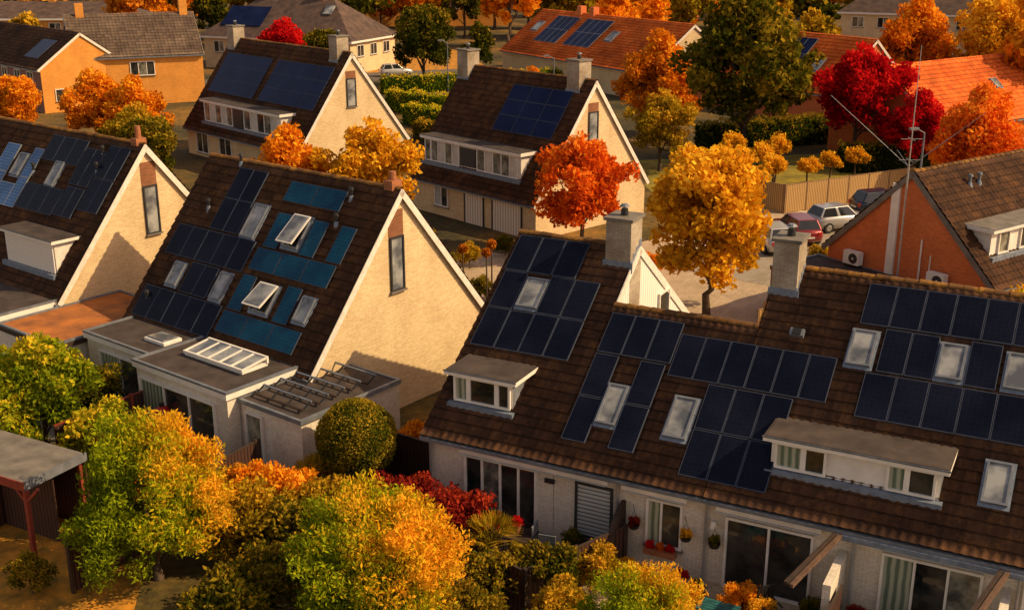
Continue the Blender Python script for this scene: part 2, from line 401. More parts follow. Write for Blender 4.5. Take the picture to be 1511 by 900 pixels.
# ------------------------------------------------------------------ FRONT ROW
e1=(.889,-.457)
FR=House('terraced_house_row',(-2.5,31.9),e1)
h=FR
h.seg(8.7,22,6.2,2.85,7.33,'white_brick',verge=(0,1),tag='_right',ovx=.06)
C=House('x',(0,0),e1,parent=FR.root); C.seg(0,4.14,6.2,2.85,7.33,'white_brick',verge=(1,0),tag='_left',ovx=.06,vm='tile_ridge')
D=House('x',(0,0),e1,parent=FR.root); D.seg(4.16,8.68,4.3,2.85,2.85+.7226*4.3,'white_brick',verge=(0,0),tag='_middle')
b=MB()
b.poly([(4.17,4.2,5.6),(4.17,12.2,3.0),(4.17,6.2,7.24)],'white_clad'); b.poly([(4.17,4.2,5.6),(4.17,4.2,3.0),(4.17,12.2,3.0)],'white_clad')
window(b,WM(4.175,8.1,4.4,'r'),1.0,.9,1,1,'white_paint',glass='glass')
b.box((4.18,5.32,-.16),(4.22,7.68,.1),'white_board',C.M(0,0)); b.box((-4.22,.1,-.16),(-4.18,7.68,.1),'white_board',C.Mb(0,0))
b.box((8.62,5.32,-.12),(8.66,7.68,.1),'tile_ridge',C.M(0,0))
b.obj('gable_cladding',FR.root)
pw=.835
C.panels([(.1,.1+3*pw,6.05,4.85,3,1),(.15,.15+pw,4.83,3.63,1,1),(.15+2*pw,.15+4*pw,4.83,3.63,2,1),(.15,.15+4*pw,3.61,2.4,4,1)],'panel_black')
C.skylight(1.42,4.22,.72,1.15)
D.panels([(4.25,6.55,4.02,2.82,3,1),(4.25,5.0,2.78,1.56,1,1),(4.25,5.0,1.54,.32,1,1),(5.68,6.45,2.78,1.56,1,1),(5.68,6.45,1.54,.32,1,1)],'panel_black')
h.panels([(6.58,11.1,3.72,2.5,6,1),(7.85,10.25,2.46,1.26,3,1),(7.85,10.25,1.24,.04,3,1),
  (11.4,21,5.95,4.77,12,1),(12.15,13.6,4.72,3.54,2,1),(14.4,15.2,4.72,3.54,1,1),(16.2,21,4.72,3.54,6,1),(11.9,21.2,3.48,2.3,11,1)],'panel_black',name='solar_panels_right')
D.skylight(5.34,1.45,.6,1.35); D.skylight(7.4,1.45,.66,1.35)
h.skylight(11.65,4.1,.66,1.2); h.skylight(14.0,4.1,.66,1.15); h.skylight(15.7,4.1,.7,1.15); h.skylight(15.65,1.35,.62,1.2)
b=MB(); b.box((-.2,-.12,.1),(.2,.12,.24),'zinc',h.M(9.8,4.25)); b.box((-.12,-.1,.24),(.12,.1,.28),'black_metal',h.M(9.8,4.25)); b.obj('roof_vent',FR.root)
h.chimney(9.05,5.75,.75,.95,8.35,pots=1)
C.chimney(3.75,5.9,.85,.95,8.35,pots=1)
dormer(C,.45,2.45,.75,4.36,[(.5,1.0,1,['curtain']),(1.0,1.95,1,['glass']),(1.95,2.4,1,['glass'])],tag='_left')
dormer(h,10.15,14.4,.7,4.25,[(10.25,11.0,1,['curtain','glass']),(11.0,11.6,1,['glass']),(13.1,13.6,1,['curtain']),(13.6,14.3,1,['glass'])],tag='_right')
b=MB()
window(b,WM(1.25,-.002,.02,'f'),2.4,2.2,4,1,'white_paint',glasses=['glass','glass_curtain','glass','glass'],depth=.1)
window(b,WM(4.85,-.002,.45,'f'),1.15,1.7,1,1,'dark_frame',glasses=['slats'])
window(b,WM(7.0,-.002,.75,'f'),1.05,1.4,2,1,'white_paint',split=[0,.42,1],glasses=['curtain','glass'])
window(b,WM(9.25,-.002,.02,'f'),2.35,2.1,2,1,'white_paint',glasses=['glass','glass'],depth=.1)
window(b,WM(13.3,-.002,.02,'f'),2.4,2.1,3,1,'white_paint',glasses=['curtain','glass','glass_curtain'],depth=.1)
window(b,WM(16.6,-.002,.02,'f'),2.4,2.1,2,1,'white_paint',glasses=['glass','glass'],depth=.1)
b.obj('windows',FR.root)
b=MB()
for xa,xb in ((1.15,5.9),(6.3,8.2),(9.0,11.8),(13.0,16.0)):
    b.box((xa,-.24,2.3),(xb,-.02,2.47),'white_paint'); b.box((xa+.05,-.26,2.26),(xb-.05,-.05,2.3),'alu')
b.obj('awning_boxes',FR.root,bevel=.02)
b=MB()
for x in (.12,6.15,8.72,12.6,16.5): b.cyl((x,-.1,0),(x,-.1,2.6),.045,.045,'alu',8)
b.obj('downpipes',FR.root)
b=MB()
for x in (12.25,16.15):
    b.box((x,-1.9,-.1),(x+.2,-.03,1.9),'white_brick')
    M=Matrix.Translation((x-.06,-.15,2.55))@Matrix.Rotation(R(-12),4,'Z')@Matrix.Rotation(R(3),4,'X')
    b.box((0,-3.0,-.06),(.1,0,.05),'wood_dark',M); b.box((.14,-3.0,-.06),(.24,0,.03),'wood_brown',M)
b.box((12.2,-.5,2.42),(22,-.27,2.56),'lead')
b.obj('partition_walls',FR.root)
b=MB()
pts=[(0,0),(0,1.9)]+[(1.1*math.sin(t),1.9-1.2*(1-math.cos(t))) for t in [i*math.pi/2/8 for i in range(1,9)]]+[(1.1,0)]
f=[(6.28,-.05-p[0],p[1]) for p in pts]; g=[(6.4,-.05-p[0],p[1]) for p in pts]
b.poly(f,'wood_dark'); b.poly(g[::-1],'wood_dark')
for i in range(len(f)): j=(i+1)%len(f); b.poly([f[i],g[i],g[j],f[j]],'wood_dark')
b.obj('garden_partition',FR.root)
b=MB(); b.cyl((8.95,-.18,1.75),(8.95,-.18,1.95),.09,.06,'white_paint',8); b.cyl((8.95,-.02,1.9),(8.95,-.2,1.9),.015,.015,'black_metal',6); b.box((3.9,-.1,1.9),(4.2,-.02,2.02),'black_metal'); b.obj('wall_lamps',FR.root)

# ------------------------------------------------------------------ MIDDLE HOUSE B
e2=(.786,-.618)
B=House('semi_detached_house',(-6.76,36.6),e2); B.seg(-10.3,0,4.5,2.8,8.2,'cream_brick')
B.panels([(-8.2,-6.55,4.3,2.55,2,2),(-9.95,-5.35,2.5,1.66,5,1),(-8.1,-6.5,1.62,.8,2,1),(-10.0,-5.4,.76,-.08,5,1)],'panel_black')
B.panels([(-5.1,-2.1,4.2,3.65,2,1),(-4.95,-4.2,3.35,2.42,1,1),(-3.0,-2.25,3.35,2.42,1,1),(-1.6,-.85,3.35,2.42,1,1),(-5.1,-.95,2.38,1.8,3,1),
 (-5.15,-4.4,1.66,.74,1,1),(-2.7,-1.95,1.66,.74,1,1),(-5.2,-1.05,.7,.14,3,1)],'panel_teal',name='solar_panels_blue')
B.skylight(-6.0,2.98,.75,1.4); B.skylight(-8.7,1.2,.62,.95); B.skylight(-6.0,1.2,.62,1.1); B.skylight(-3.6,2.95,.85,1.3,12); B.skylight(-3.55,1.2,.95,1.1,18); B.skylight(-1.45,1.2,.62,.95)
for x,w in ((-8.4,4.35),(-8.9,3.0),(-1.9,4.0),(-2.0,3.3),(-9.6,.3)): B.pipe(x,w,.45)
def gablewin(h,y,z0,z1,zt,w=.7,dark='brown_brick'):
    b=MB(); b.box((.0,y-w/2-.03,z1),(.012,y+w/2+.03,zt),dark)
    window(b,WM(.002,y-w/2,z0,'r'),w,z1-z0,1,1,'dark_frame',glass='glass_sky',t=.06); b.obj('gable_window',h.root)
gablewin(B,4.25,4.6,6.6,7.55)
b=MB(); b.box((-.5,4.25,8.2),(-.1,4.75,8.55),'clay'); b.cyl((-.3,4.5,8.5),(-.3,4.5,8.85),.14,.12,'clay'); b.obj('chimney_pot',B.root)
flatroof(B,-9.8,-2.3,-5.7,-.02,2.75,'white_brick',name='extension_left')
flatroof(B,-5.55,-3.1,-.65,-.02,2.85,'white_brick',name='extension_middle')
flatroof(B,-.6,-2.6,2.3,1.8,2.5,'white_brick','bitumen','zinc',fh=.16,name='garage_extension')
b=MB()
window(b,WM(-5.35,-3.102,.02,'f'),4.1,2.25,3,1,'white_paint',glasses=['curtain','glass','glass'],depth=.1)
window(b,WM(-.35,-2.602,.02,'f'),.85,2.1,1,1,'white_paint',glass='glass_curtain',depth=.1)
window(b,WM(-9.0,-2.302,.3,'f'),2.6,1.9,2,1,'white_paint',glasses=['curtain','glass'],depth=.1)
window(b,WM(2.302,-1.6,1.2,'r'),.8,.7,1,1,'white_paint',glass='glass')
b.obj('extension_windows',B.root)
b=MB(); x0,x1,y0,y1,z=-4.6,-1.5,-1.75,-.65,2.8
b.box((x0,y0,z),(x1,y1,z+.12),'white_paint')
for i in range(5):
    xx=x0+(x1-x0)*i/5
    P=[(xx+.05,y0+.06,z+.15),(xx+(x1-x0)/5-.05,y0+.06,z+.15),(xx+(x1-x0)/5-.05,y1-.06,z+.30),(xx+.05,y1-.06,z+.30)]
    b.poly(P,'glass_sky')
for i in range(6):
    xx=x0+(x1-x0)*i/5
    M=Matrix.Translation((xx,y0,z+.12))@Matrix.Rotation(math.atan2(.15,1.1),4,'X'); b.box((-.03,0,-.0),(.03,1.1,.06),'white_paint',M)
b.box((x0-.04,y1-.06,z+.1),(x1+.04,y1+.02,z+.34),'white_paint'); b.box((x0-.04,y0-.04,z+.08),(x1+.04,y0+.04,z+.18),'white_paint')
b.obj('roof_lantern',B.root)
b=MB(); b.box((-7.3,-1.55,2.68),(-6.1,-.75,2.82),'white_paint'); b.box((-7.2,-1.47,2.82),(-6.2,-.83,2.88),'glass_sky'); b.obj('roof_dome',B.root,bevel=.03)
b=MB()
for k in range(5):
    y=-2.2+k*.72
    Mr=Matrix.Translation((-.35,y,2.52))@Matrix.Rotation(R(28),4,'X')
    b.box((0,0,0),(2.3,.06,.06),'wood_dark',Mr); b.box((0,.42,0),(2.3,.48,.05),'zinc',Mr)
    for x in (0,.75,1.5,2.24): b.box((x,.06,0.0),(x+.05,.42,.04),'black_metal',Mr)
b.obj('roof_rack',B.root)

# ------------------------------------------------------------------ HOUSE A
A=House('semi_detached_house',(-18.3,44.9),e2); A.seg(-13,0,4.5,2.8,8.3,'cream_brick')
A.panels([(-6.2,-3.4,4.3,3.5,3,1),(-3.3,-1.9,4.1,2.95,2,1),(-1.8,-.35,4.3,3.3,2,1),(-1.8,-.35,3.28,2.3,2,1),(-3.2,-1.9,2.9,2.0,2,1),(-6.2,-3.3,2.75,1.95,3,1)],'panel_black')
A.panels([(-9.3,-8.2,3.8,2.0,1,2),(-7.0,-6.25,3.8,1.9,1,2),(-8.2,-7.0,2.6,1.9,1,1)],'panel_blue','alu','solar_panels_blue')
A.skylight(-7.55,3.2,.66,1.1); A.skylight(-4.6,3.15,.62,1.2)
for x,w in ((-2.1,3.9),(-1.9,3.4),(-6.3,3.0)): A.pipe(x,w,.5)
gablewin(A,4.6,4.5,6.6,7.6)
b=MB(); b.box((-.5,4.25,8.3),(-.1,4.75,8.6),'clay'); b.cyl((-.3,4.5,8.5),(-.3,4.5,9.1),.14,.12,'clay'); b.obj('chimney_pot',A.root)
dormer(A,-4.7,-.9,.45,4.75,[],cheek='white_board')
b=MB(); b.box((-4.6,.38,3.45),(-.95,.44,4.7),'shutter'); b.obj('roller_shutter',A.root)
b=MB(); b.box((-12.9,.2,3.3),(-6.5,.44,4.6),'white_paint'); b.obj('second_dormer_front',A.root)
flatroof(A,-12,-2.6,-.1,-.02,2.7,'white_brick',name='extension')
flatroof(A,.2,-2.8,4.0,2.6,2.45,'white_brick','bitumen_rust','wood_dark',name='garage')
b=MB(); window(b,WM(-4,-2.602,.4,'f'),3,1.8,3,1,'white_paint',glasses=['curtain','glass']); b.obj('extension_windows',A.root)

# ------------------------------------------------------------------ F and G
e3=(.682,-.731)
F=House('semi_detached_house',(1.35,64.2),e3); F.seg(-11.3,0,4.7,2.3,8.6,'cream_brick',tw=.28,tl=.38)
F.panels([(-6.05,-1.0,4.15,2.25,3,3)],'panel_navy')
dormer(F,-10.6,-1.8,.55,4.55,[(-10.5,-9.9,1,['glass_curtain']),(-9.9,-7.2,4,['glass_curtain','blind']),(-5.6,-2.0,5,['glass_curtain','blind','glass_curtain'])],cheek='white_board',tag='_a',fas=.2)
b=MB(); b.box((-7.1,.45,3.3),(-5.7,.54,4.4),'dark_frame'); b.obj('dormer_infill',F.root)
F.chimney(-10.9,4.5,1.0,1.0,9.6); F.chimney(-1.2,4.6,1.0,1.0,9.7)
gablewin(F,4.6,5.2,6.9,7.4,.8)
b=MB()
for xa,xb in ((-6.1,-4.5),(-3.6,-1.2)): b.box((xa,-.05,.0),(xb,-.002,2.0),'garage_door'); b.box((xa-.1,-.07,2.0),(xb+.1,-.002,2.12),'dark_frame'); b.box((xa-.1,-.07,0),(xa,-.002,2.0),'dark_frame'); b.box((xb,-.07,0),(xb+.1,-.002,2.0),'dark_frame')
window(b,WM(-9,-.002,.6,'f'),1.3,1.3,2,1,'white_paint',glasses=['slats','glass']); b.obj('doors',F.root)
G=House('semi_detached_house',(-14.8,79.9),e3); G.seg(-16,0,4.7,2.3,8.6,'cream_brick',tw=.28,tl=.38)
G.panels([(-15.3,-8.7,3.9,1.8,4,3),(-7.9,-.6,3.9,1.8,4,3)],'panel_navy')
dormer(G,-13.6,-2.6,.3,4.3,[(-13.4,-9.2,5,['glass_curtain','blind']),(-7.6,-2.9,5,['glass_curtain','blind','glass'])],cheek='white_board',fas=.2)
b=MB(); b.box((-9.1,.2,2.85),(-7.7,.29,4.2),'dark_frame'); b.obj('dormer_infill',G.root)
G.chimney(-15.3,4.5,1.0,1.0,9.6); G.chimney(-1.3,4.6,1.0,1.0,9.7); gablewin(G,4.6,4.9,6.9,7.4,.8)
b=MB(); window(b,WM(-14.5,-.002,.3,'f'),1.8,1.6,2,1); window(b,WM(-11,-.002,.3,'f'),1.8,1.6,2,1); b.obj('windows',G.root)

# ------------------------------------------------------------------ red brick house I
I=House('brick_house',(19.8,45.8),(.81,.588)); I.seg(0,15,4.2,3.0,7.0,'red_brick',tw=.28,vm='concrete')
dormer(I,.9,6.5,.8,4.9,[(1.4,2.2,1,['glass_curtain']),(3.0,3.8,1,['glass'])],cheek='white_board',roofm='concrete',fas=.18)
for x,w in ((2.8,3.3),(3.5,3.3),(8,3.2)): I.pipe(x,w,.5,.07,'zinc')
flatroof(I,-3.2,2.2,-.02,9.0,2.3,'brown_brick','bitumen','clay',name='garage',fh=.2)
b=MB(); b.box((-.12,4.75,2.3),(-.002,5.15,6.4),'white_paint'); b.cyl((-.1,3.4,2.3),(-.1,3.4,4.2),.04,.04,'white_paint',8); b.cyl((-.1,2.9,2.3),(-.1,2.9,3.6),.03,.03,'white_paint',8); b.obj('wall_duct',I.root)
for (x,y) in ((-.5,6.3),(-.5,1.9)):
    b=MB(); b.box((x,y,2.4),(x+.35,y+.85,3.0),'white_paint')
    b.cyl((x-.01,y+.3,2.7),(x-.02,y+.3,2.7),.24,.24,'dark_frame',20)
    b.cyl((x-.022,y+.3,2.7),(x-.03,y+.3,2.7),.05,.05,'white_paint',12)
    b.box((x+.02,y+.05,2.3),(x+.3,y+.12,2.4),'black_metal'); b.box((x+.02,y+.7,2.3),(x+.3,y+.77,2.4),'black_metal')
    b.obj('air_conditioner',I.root,bevel=.01)
am=empty('radio_antenna_mast',(16.95,48.9,0)); b=MB()
b.cyl((0,0,2.3),(0,0,7.4),.05,.045,'alu',8); b.cyl((0,0,7.3),(0,0,12.4),.03,.012,'alu',8)
b.obj('mast',am)
b=MB(); c=(0,0,7.3)
for d in ((-3.5,.3,3.0),(3.1,.2,2.3),(.3,-.8,.6),(-.3,.8,.6)):
    b.cyl(c,(d[0],d[1],7.3+d[2]),.018,.008,'zinc',6)
for z in (7.6,8.5): b.cyl((-.45,0,z),(.45,0,z),.012,.012,'alu',6); b.cyl((0,-.45,z),(0,.45,z),.012,.012,'alu',6)
b.obj('dipole_arms',am)

# ------------------------------------------------------------------ background houses
J=House('tiled_bungalow',(13.9,120.3),(.538,-.843)); J.seg(-28,0,6,3,7.4,'cream_brick','tile_orange',ridge='tile_orange',tw=.35,tl=.42)
J.panels([(-23.5,-19,5.3,1.6,4,2),(-17.5,-12.5,5.3,1.6,4,2)],'panel_navy','alu'); J.skylight(-25.5,3.6,1.2,1.6); J.skylight(-10.5,3.4,1.2,1.6)
for x in (-20,-17.5): 
    b=MB(); b.box((x-.4,5.6,7),(x+.4,6.4,8.3),'red_brick'); b.obj('chimney',J.root)
K=House('tiled_bungalow',(28.6,103.8),(.538,-.843)); K.seg(-20,0,5,3,7.4,'red_brick','tile_orange',ridge='tile_orange',tw=.35,tl=.42)
K.panels([(-10,-6.3,4.5,1.4,3,2)],'panel_navy','alu'); K.skylight(-4.2,2.2,1.1,1.6)
b=MB(); window(b,WM(.002,4.2,3.6,'r'),1.6,1.6,2,1); b.obj('gable_window',K.root)
L=House('tiled_bungalow',(31.2,85),(.81,.588)); L.seg(0,28,4.9,3,7,'red_brick','tile_orange',ridge='tile_orange',tw=.35,tl=.42); L.skylight(11,2.6,.8,1)
H1=House('brick_house',(-45,112),(.707,-.707)); H1.seg(-26,0,4.25,4.3,7.3,'shaded_brick','tile_brown',gable='orange_brick',tw=.35,tl=.42,ridge='tile_brown')
H1.panels([(-5,-2,3.0,.8,3,1)],'panel_navy'); 
b=MB()
for x in (-12,-9,-6,-3): window(b,WM(x,-.002,2.6,'f'),1.3,1.2,2,1); window(b,WM(x,-.002,.5,'f'),1.5,1.3,2,1,'white_paint')
window(b,WM(.002,1.2,1,'r'),1,1.2,1,1); b.obj('windows',H1.root)
b=MB(); b.box((-7,-2,2.1),(-3,0,2.3),'white_paint'); b.obj('porch_canopy',H1.root)
H2=House('brick_house',(-38.5,117.5),(.91,.41)); H2.seg(-5,7.5,4.5,5,8.6,'orange_brick','tile_grey',tw=.35,tl=.42,ridge='tile_grey')
b=MB(); window(b,WM(.3,-.002,2.9,'f'),2.4,1.4,3,1,glasses=['glass','glass_curtain']); window(b,WM(-3,-.002,.9,'f'),1.4,1.4,2,1); b.obj('windows',H2.root)
b=MB(); b.box((6.2,4.1,8.2),(7.0,4.9,10.2),'orange_brick'); b.box((-4,4.1,8.2),(-3.2,4.9,9.8),'orange_brick'); b.obj('chimney',H2.root)
def hip(name,o,e,Lx,Wy,ez,rz,wall,roof,wins=True):
    ang=math.atan2(e[1],e[0]); rt=empty(name,(o[0],o[1],0),ang); b=MB(); b.box((.5,.5,-.2),(Lx-.5,Wy-.5,ez),wall); 
    if wins:
        x=2
        while x<Lx-2.5: window(b,WM(x,.498,ez-2.0,'f'),1.6,1.4,2,1,glasses=['glass','glass_curtain']); x+=3.4
        y=2
        while y<Wy-2.5: window(b,WM(Lx-.498,y,ez-2.0,'r'),1.6,1.4,2,1); y+=3.2
    b.obj('walls',rt)
    r=MB(); hh=Wy/2; a=(0,0,ez);c=(Lx,0,ez);d=(Lx,Wy,ez);f=(0,Wy,ez);p=(hh,hh,rz);q=(Lx-hh,hh,rz)
    for P in ([a,c,q,p],[c,d,q],[d,f,p,q],[f,a,p]): r.poly(P,roof)
    r.box((-.02,-.02,ez-.25),(Lx+.02,Wy+.02,ez-.01),'white_paint'); r.obj('roof',rt); 
    for i in range(2):
        k=MB(); k.box((Lx*.3+i*Lx*.35,hh-.4,rz-1),(Lx*.3+i*Lx*.35+.9,hh+.4,rz+1.2),'orange_brick'); k.obj('chimney',rt)
    return rt
mr=hip('hipped_roof_house',(-40,151),(.917,-.398),22.6,12,4,8.7,'cream_brick','roof_slate')
b=MB(); Mh=Matrix.Translation((2.5,.0,4))@Matrix.Rotation(math.atan2(4.7,6),4,'X')
b.box((0,2,.05),(6,5.5,.15),'panel_navy',Mh); b.box((14,4.5,.05),(15.2,6,.2),'glass_sky',Mh); b.obj('solar_panels',mr)
hip('hipped_roof_house',(-88,158),(1,.05),38,10,5.5,7.5,'orange_brick','roof_slate')
hip('hipped_roof_house',(45,165),(.9,-.43),26,12,6,10.5,'cream_brick','roof_slate')
hip('hipped_roof_house',(75,150),(.9,-.43),20,12,6,10.5,'cream_brick','tile_grey')
hip('hipped_roof_house',(-30,215),(1,.1),30,12,5,9,'orange_brick','roof_slate')
hip('hipped_roof_house',(20,235),(1,-.1),34,12,5,9,'cream_brick','roof_slate')
hip('hipped_roof_house',(80,215),(1,-.2),34,12,5,9,'orange_brick','tile_grey')

# ------------------------------------------------------------------ ground
def sheet(name,pts,mat,z):
    b=MB(); b.poly([(p[0],p[1],z) for p in pts],mat); return b.obj(name)
m,n,o=nt('ground_mat'); p=principled(n,o,.95)
t=noise(n,.12,5); r=ramp(n,t.outputs['Fac'],[(.35,(.035,.03,.008)),(.5,(.10,.07,.014)),(.68,(.30,.15,.02))])
t2=noise(n,3,4); r2=ramp(n,t2.outputs['Fac'],[(.35,(.45,.45,.45)),(.65,(1.1,1.1,1.1))])
n.links.new(mixc(n,.9,r.outputs[0],r2.outputs[0],'MULTIPLY'),p.inputs['Base Color']); bump(n,p,t2.outputs['Fac'],.6,.08)
sheet('ground',[(-900,-200),(900,-200),(900,1400),(-900,1400)],'ground_mat',0)
brick('paving',(.56,.43,.29),(.46,.35,.23),(.27,.2,.13),.3,.3)
brick('paving_grey',(.38,.33,.26),(.32,.27,.21),(.18,.14,.11),.3,.3)
def L2(o,e,x,y): return (o[0]+e[0]*x-e[1]*y,o[1]+e[1]*x+e[0]*y)
o1=(-2.5,31.9);o2=(-6.76,36.6)
sheet('patio_paving',[L2(o1,e1,*q) for q in ((.5,-3),(22,-3),(22,0),(.5,0))],'paving',.02)
sheet('patio_paving',[L2(o2,e2,*q) for q in ((-10,-5.5),(1.5,-5),(1.5,0),(-10,0))],'paving_grey',.02)
sheet('street',[(-6,55),(2,46),(9,42),(22,46),(30,72),(24,80),(12,68),(3,60),(-2,62)],'paving',.012)
sheet('parking_area',[(9,58),(15,54),(28,68),(24,76),(13,66)],'paving_grey',.02)
for k in range(5):
    x=12.5+k*2.6;y=60.4+k*2.5; sheet('parking_marking',[(x,y),(x+.12,y+.1),(x-2.4,y+4.1),(x-2.52,y+4.0)],'white_paint',.026)
sheet('road',[(-40,128),(20,150),(60,175),(60,183),(18,158),(-42,136)],'asphalt',.03)
sheet('road',[(-2,90),(3,88),(0,150),(-6,150)],'asphalt',.026)
sheet('lawn',[(-30,135),(-2,145),(-8,175),(-40,168)],'grass_dry',.015)
sheet('lawn',[(2,140),(24,150),(20,185),(0,178)],'grass_dry',.015)
sheet('lawn',[(-18,24),(-9.5,24),(-10.5,30),(-18,34)],'grass_dry',.02)
sheet('lawn',[(10,73),(30,78),(30,92),(8,88)],'lawn',.015)

# ------------------------------------------------------------------ vegetation
def tube(path,radii,n=7):
    V=[];Fq=[]
    path=[np.array(p,float) for p in path]
    for i,p in enumerate(path):
        d=(path[min(i+1,len(path)-1)]-path[max(i-1,0)]); d/=np.linalg.norm(d)+1e-9
        a=np.cross(d,[.3,.9,.1]); a/=np.linalg.norm(a)+1e-9; b_=np.cross(d,a)
        for k in range(n):
            t=2*math.pi*k/n; V.append(p+(a*math.cos(t)+b_*math.sin(t))*radii[i])
    for i in range(len(path)-1):
        for k in range(n):
            k2=(k+1)%n; Fq.append((i*n+k,i*n+k2,(i+1)*n+k2,(i+1)*n+k))
    return np.array(V),np.array(Fq)
def qmesh(name,V,Fq,C,mi,mats):
    me=bpy.data.meshes.new(name); me.vertices.add(len(V)); me.vertices.foreach_set('co',V.astype(np.float32).ravel())
    me.loops.add(Fq.size); me.loops.foreach_set('vertex_index',Fq.astype(np.int32).ravel())
    me.polygons.add(len(Fq)); me.polygons.foreach_set('loop_start',np.arange(0,Fq.size,4,dtype=np.int32)); me.polygons.foreach_set('loop_total',np.full(len(Fq),4,dtype=np.int32))
    a=me.attributes.new('Col','FLOAT_COLOR','POINT'); a.data.foreach_set('color',C.astype(np.float32).ravel())
    for mm in mats: me.materials.append(MATS[mm])
    me.polygons.foreach_set('material_index',mi.astype(np.int32))
    me.update(); return me
def unit(a): return a/(np.linalg.norm(a,axis=1,keepdims=True)+1e-9)
def leaves(rng,P,out,var,hf,ll,lw,up=.2,outk=.5):
    n=len(P)
    a=unit(rng.normal(size=(n,3))+out*outk+np.array([0,0,up])); b_=unit(np.cross(a,rng.normal(size=(n,3))))
    s=rng.uniform(.65,1.35,(n,1))
    A=a*ll*s*.5;Bv=b_*lw*s*.5
    V=np.stack([P-A,P+Bv-A*.1,P+A,P-Bv-A*.1],1).reshape(-1,3)
    Fq=np.arange(4*n).reshape(n,4)
    C=np.stack([np.clip(var,0,1),rng.uniform(0,1,n),np.clip(hf,0,1),np.ones(n)],1)
    return V,Fq,np.repeat(C,4,axis=0)
def tree_mesh(name,seed,h,r,cz,ch,ncl,nleaf,ll,lw,tr,top=.3,crs=.26,up=.2,limbs=9,mats=('bark','leaf_orange'),lob=.16,xb=0.):
    rng=np.random.default_rng(seed)
    d=unit(rng.normal(size=(ncl,3))); d[:,2]=np.where(d[:,2]<-.75,-d[:,2]*.5,d[:,2]); d=unit(d)
    rad=rng.uniform(.12,1,ncl)**.45*(1-crs*.6)
    ph=rng.uniform(0,6.28,6)
    lb=1+lob*(np.sin(3*np.arctan2(d[:,1],d[:,0])+ph[0])*.6+np.sin(5*d[:,2]+ph[1])*.5+np.sin(7*d[:,0]+ph[2])*.5)
    rad=rad*lb*rng.uniform(.88,1.08,ncl)
    taper=1-top*np.clip(d[:,2],0,1)
    c=np.stack([d[:,0]*r*rad*taper,d[:,1]*r*rad*taper,cz+d[:,2]*ch*rad],1)
    cr=crs*r*rng.uniform(.6,1.25,ncl); cv=rng.uniform(0,1,ncl)
    k=rng.choice(ncl,nleaf,p=cr**2/np.sum(cr**2))
    ld=unit(rng.normal(size=(nleaf,3))); lr=rng.uniform(.15,1.25,nleaf)**.6
    P=c[k]+ld*(cr[k]*lr)[:,None]*np.array([1,1,.85])
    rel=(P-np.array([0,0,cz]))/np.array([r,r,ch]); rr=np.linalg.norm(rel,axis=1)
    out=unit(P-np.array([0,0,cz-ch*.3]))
    hf=np.clip(.5+(.45-xb*.35)*rel[:,2]+xb*rel[:,0]+.3*(rr-.75),0,1)  # upper and right-hand leaves go orange: autumn turning plus painted-in sunlit side
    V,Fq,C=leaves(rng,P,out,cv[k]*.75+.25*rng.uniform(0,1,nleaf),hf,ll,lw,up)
    mi=np.ones(len(Fq),int)
    parts=[]
    zt=cz+ch*.1
    jit=lambda s:rng.normal(0,s)
    parts.append(tube([(0,0,-.2),(jit(.04),jit(.04),h*.12),(jit(.1),jit(.1),max(.3,(cz-ch)*.7+.5)),(jit(.15),jit(.15),cz),(jit(.2),jit(.2),zt+ch*.4)],[tr*1.3,tr,tr*.85,tr*.55,tr*.15]))
    for i in rng.choice(ncl,limbs,replace=False):
        z0=max(.4,cz-ch*rng.uniform(.45,.9)); e=c[i]; mid=np.array([e[0]*.45,e[1]*.45,z0+(e[2]-z0)*.4])
        parts.append(tube([(0,0,z0),mid,e*np.array([.95,.95,1])],[tr*.5,tr*.3,tr*.08],5))
    VV=[V];FF=[Fq];CC=[C];MM=[mi];off=len(V)
    for v,f in parts:
        VV.append(v);FF.append(f+off);CC.append(np.full((len(v),4),.5));MM.append(np.zeros(len(f),int));off+=len(v)
    return qmesh(name,np.concatenate(VV),np.concatenate(FF),np.concatenate(CC),np.concatenate(MM),mats)
def put(me,name,x,y,z=0,s=1,rot=None,leaf=None,sz=None):
    ob=bpy.data.objects.new(name,me); scene.collection.objects.link(ob)
    ob.location=(x,y,z); ob.rotation_euler=(0,0,random.uniform(0,6.28) if rot is None else rot)
    ob.scale=(s,s,sz if sz else s)
    if leaf:
        i=len(me.materials)-1
        ob.material_slots[i].link='OBJECT'; ob.material_slots[i].material=MATS[leaf]
    return ob
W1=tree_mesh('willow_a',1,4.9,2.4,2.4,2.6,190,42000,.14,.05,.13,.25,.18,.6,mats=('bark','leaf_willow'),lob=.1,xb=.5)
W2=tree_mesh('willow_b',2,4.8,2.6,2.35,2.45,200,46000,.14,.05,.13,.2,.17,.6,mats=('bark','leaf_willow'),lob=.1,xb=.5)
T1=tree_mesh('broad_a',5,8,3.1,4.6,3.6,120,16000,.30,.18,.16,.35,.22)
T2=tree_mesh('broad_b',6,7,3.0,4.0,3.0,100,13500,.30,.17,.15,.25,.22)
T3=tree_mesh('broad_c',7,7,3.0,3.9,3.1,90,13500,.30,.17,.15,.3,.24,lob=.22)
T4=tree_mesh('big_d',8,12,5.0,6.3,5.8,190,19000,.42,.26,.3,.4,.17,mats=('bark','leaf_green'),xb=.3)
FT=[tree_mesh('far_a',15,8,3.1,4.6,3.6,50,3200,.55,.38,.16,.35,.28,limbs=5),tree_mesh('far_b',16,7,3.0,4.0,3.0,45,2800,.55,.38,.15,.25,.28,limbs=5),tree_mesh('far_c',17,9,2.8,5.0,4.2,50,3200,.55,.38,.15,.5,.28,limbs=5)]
S1=tree_mesh('shrub_a',9,2,1.0,.95,.95,45,4800,.13,.07,.04,.15,.27,limbs=4)
